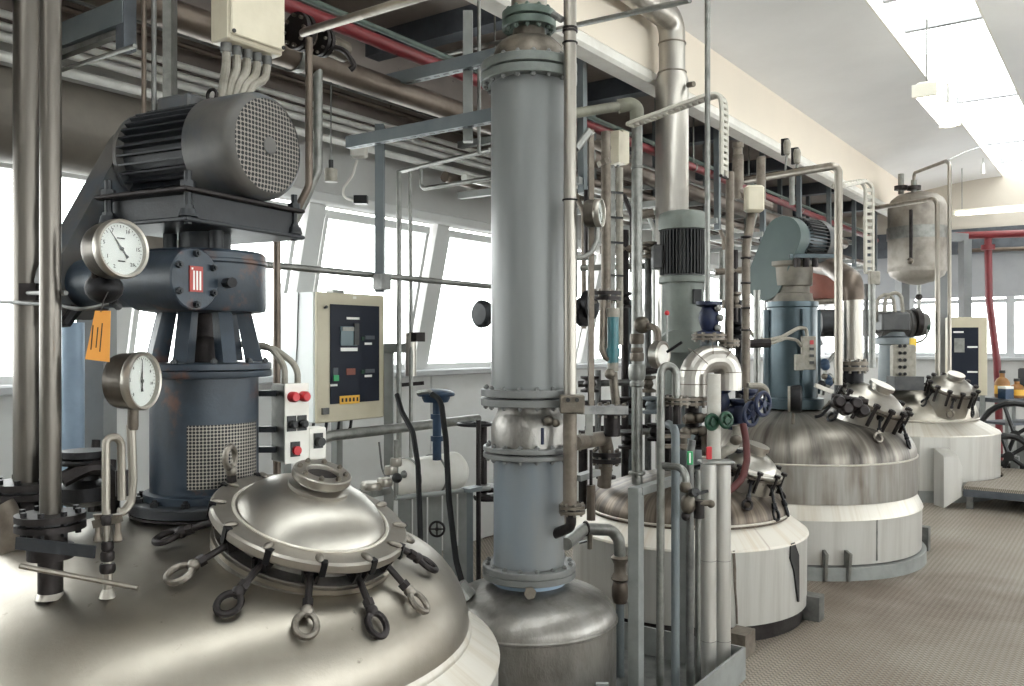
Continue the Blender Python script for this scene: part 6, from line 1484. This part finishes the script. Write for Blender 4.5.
pc = [(9.37,1.333)] + [(C4.x+.915*math.cos(t), C4.y+.915*math.sin(t)) for t in [PI-a_0 + (2*PI+a_0-(PI-a_0))*i/16 for i in range(17)]] + [(11.0,1.333),(11.0,-1.2),(9.37,-1.2)]
MB().prism(list(reversed(pc)), Matrix.Translation((0,0,.19)), .03).build('deck', 'checker_plate', pt, smooth=0)
MB().box((9.385,.066,.155), (.03,2.53,.07)).build('edge_beam', 'steel_dark', pt, smooth=0)
for x_ in (9.42, 10.9):
    for y_ in (1.28 if x_ < 10 else 1.0, .5, -.4): MB().box((x_,y_,.095), (.06,.06,.19)).build('leg', 'galv_dark', pt, smooth=0)
for i, (px, py, d, lb) in enumerate(((1015,435,9.85,'upper black spoked flywheel beside the platform'),(1009,456,9.6,'lower black spoked flywheel set back under the other'))):
    fw = T('flywheel', lb, 'wheel', P(px,py+28,d), 'flywheels on the platform')
    handwheel(fw, P(px,py,d), clock(None,(-.55,.83)), .36 if i == 0 else .22, .034, 'black', 5, 'rim')
    MB().bar(PZ(px+6,d+.12,0), P(px+6,py,d+.12), .08, .08).build('stand', 'frame_grey', fw, smooth=0)
# ================================================================== FLUORESCENT LAMPS
def lamp(lb, p, ax, L, w, h):
    o = T('ceiling_light', lb, 'lamp', p, 'fluorescent ceiling lights'); F = frame(p, x=ax)
    MB(F).box((0,0,h*.62), (L,w*.7,h*.3), bev=.01).build('housing', 'lamp_body', o, smooth=0)
    MB(F).box((0,0,h*.15), (L*.96,w*.85,h*.5), bev=.02).build('diffuser', 'lamp_white', o)
    for s in (-1, 1):
        MB(F).box((s*L*.49,0,h*.3), (L*.03,w,h*.7)).build('end_cap', 'lamp_body', o, smooth=0)
        q = F @ Vector((s*L*.4,0,h*.8)); MB().cyl(q, V(q.x,q.y,ZSK+.0), .006, seg=6).build('chain', 'galv', o)
    return o
l1a, l1b = P(926,92,6.0), P(955,130,6.9)
lamp('white fluorescent batten hung under the skylight on chains', P(938,112,6.3), EX, 1.05, .15, .12)
lamp('white fluorescent batten hung level before the end wall', P(996,212,11.4), EY, 1.0, .12, .09)
pipe('roof_wire', 'thin wire sagging from the head tank line to the skylight edge', 'wire', [P(949,160,8.3), P(965,152,8.9), P(980,147,9.6)], .006, 'galv')
sn_ = T('hanging_sensor', 'small white sensor dangling at the skylight edge', 'sensor', P(983,174,11))
MB().cyl(P(983,174,11), P(983,163,11), .024, .014, seg=10).build('bulb', 'print_white', sn_); MB().cyl(P(983,164,11), P(983,158,11), .004, seg=6).build('wire', 'galv', sn_)

# ================================================================== PIPE RACK UNDER THE SLAB, MANIFOLD BEHIND THE COLUMN
rk = T('pipe_rack', 'galvanised rack of cross rails and hangers carrying level pipes under the dark slab', 'pipe rack', V(8.5,3.4,2.6))
for i, x_ in enumerate((4.7, 5.8, 6.9, 8.0, 9.1, 10.2, 11.3, 12.4)):
    for z_, ya in ((2.62,2.82), (2.97,3.12)): MB().bar(V(x_,ya,z_), V(x_,3.8,z_), .045, .045).build('cross_rail', 'frame_grey', rk, smooth=0)
    for y_ in (2.835, 3.4): MB().bar(V(x_+.045,y_,2.55), V(x_+.03,y_,3.54), .045, .045).build('hanger', 'frame_blue', rk, smooth=0)
for i, (y_, z_, r_, m) in enumerate(((2.95,2.675,.03,'brown_pipe'),(3.06,2.665,.02,'bright_conduit'),(3.17,2.68,.035,'galv'),(3.3,2.665,.02,'rust_pipe'),(3.52,2.67,.025,'bright_conduit'),(3.64,2.68,.035,'brown_pipe'),(3.2,3.015,.022,'galv'),(3.3,3.015,.022,'bright_conduit'),(3.52,3.023,.03,'rust_pipe'))):
    MB().cyl(V(4.6-.05*i,y_,z_), V(12.8,y_,z_), r_, seg=12).build('level_pipe', m, rk)
for i, (x_, y_, z0) in enumerate(((4.9,3.06,1.9),(5.2,3.17,1.7),(5.5,2.95,2.1),(6.3,3.17,1.6),(7.2,2.95,1.9),(8.6,3.06,1.8),(9.6,3.3,1.7))):
    MB().tube([V(x_-.1,y_,2.68), V(x_,y_,2.66), V(x_+.02,y_-.06,2.5), V(x_+.02,y_-.06,z0)], .018, 10, .06).build('drop_pipe', ('galv','rust_pipe','dark_iron')[i % 3], rk)
mf = T('valve_manifold', 'dense dark manifold of small valves and pipes behind the teal sight tube', 'manifold', PZ(628,5.7,0))
for i, (px, y0, y1, d, r_, m) in enumerate(((583,430,520,5.6,.03,'dark_iron'),(598,370,470,5.5,.02,'galv_dark'),(625,230,480,5.6,.024,'dark_iron'),(629,300,470,5.7,.03,'frame_blue'),(648,250,470,5.6,.022,'galv_dark'),(587,190,260,5.4,.02,'dark_iron'),(660,420,470,5.0,.02,'dark_iron'),(668,395,470,5.1,.03,'dark_iron'),(735,250,345,5.6,.02,'dark_iron'),(739,300,420,5.7,.025,'black_iron'),(757,290,410,5.9,.022,'galv'),(722,250,300,5.7,.02,'galv'))):
    MB().cyl(P(px,y0,d), P(px,y1,d), r_, seg=10).build('riser', m, mf)
for i, (xa, xb, y_, d, r_, m) in enumerate(((578,640,384,5.55,.022,'galv_dark'),(580,660,405,5.6,.03,'dark_iron'),(585,655,430,5.6,.026,'dark_iron'),(620,658,433,5.4,.02,'galv'),(600,650,250,5.6,.026,'rust_pipe'),(580,660,268,5.7,.02,'galv'),(640,660,372,5.3,.02,'dark_iron'),(720,770,345,5.6,.03,'dark_iron'),(715,745,272,5.6,.022,'rust_pipe'),(640,653,215,5.7,.03,'rust_pipe'))):
    MB().cyl(P(xa,y_,d), P(xb,y_-2,d), r_, seg=10).build('header', m, mf)
for i, (px, py, d, r_, m) in enumerate(((590,384,5.4,.06,'dark_iron'),(622,405,5.4,.065,'dark_iron'),(648,384,5.3,.05,'cast'),(655,432,5.1,.05,'dark_iron'),(668,440,5.0,.06,'dark_iron'),(628,440,5.3,.06,'dark_iron'),(606,470,5.2,.06,'dark_iron'),(652,405,5.2,.06,'frame_blue'),(738,330,5.5,.06,'black_iron'),(757,395,5.7,.05,'cast'),(735,372,5.4,.05,'dark_iron'),(700,440,4.95,.05,'dark_iron'),(735,300,5.5,.04,'cast'),(649,250,5.5,.05,'cast'),(625,300,5.5,.05,'dark_iron'))):
    MB(Matrix.Translation(P(px,py,d))).lathe([(r_,-.05),(r_,-.035),(r_*.5,-.025),(r_*.7,0),(r_*.5,.025),(r_,.035),(r_,.05)], seg=16).build('valve_body', m, mf)
for px, py in ((586,305),(580,312)):
    MB(frame(P(px,py,5.9), z=clock(None,(.8,.6)))).lathe([(.05,0),(.1,.01),(.1,.05),(.07,.06)], seg=20).build('flange_disc', 'black_iron', mf)
mm_ = T('disc_valve', 'dark round valve disc seen against the window, left of the column', 'valve', P(484,326,4.9))
MB(frame(P(481,314,4.9), x=UP, z=clock(None,(-.7,.7)))).lathe([(.05,-.05),(.075,-.03),(.08,0),(.06,.02),(0,.022)], seg=24, cap=False).build('disc', 'machine_dark', mm_)
MB().cyl(P(484,314,5.0), P(583,312,5.9), .03, seg=12).build('pipe', 'dark_iron', mm_)
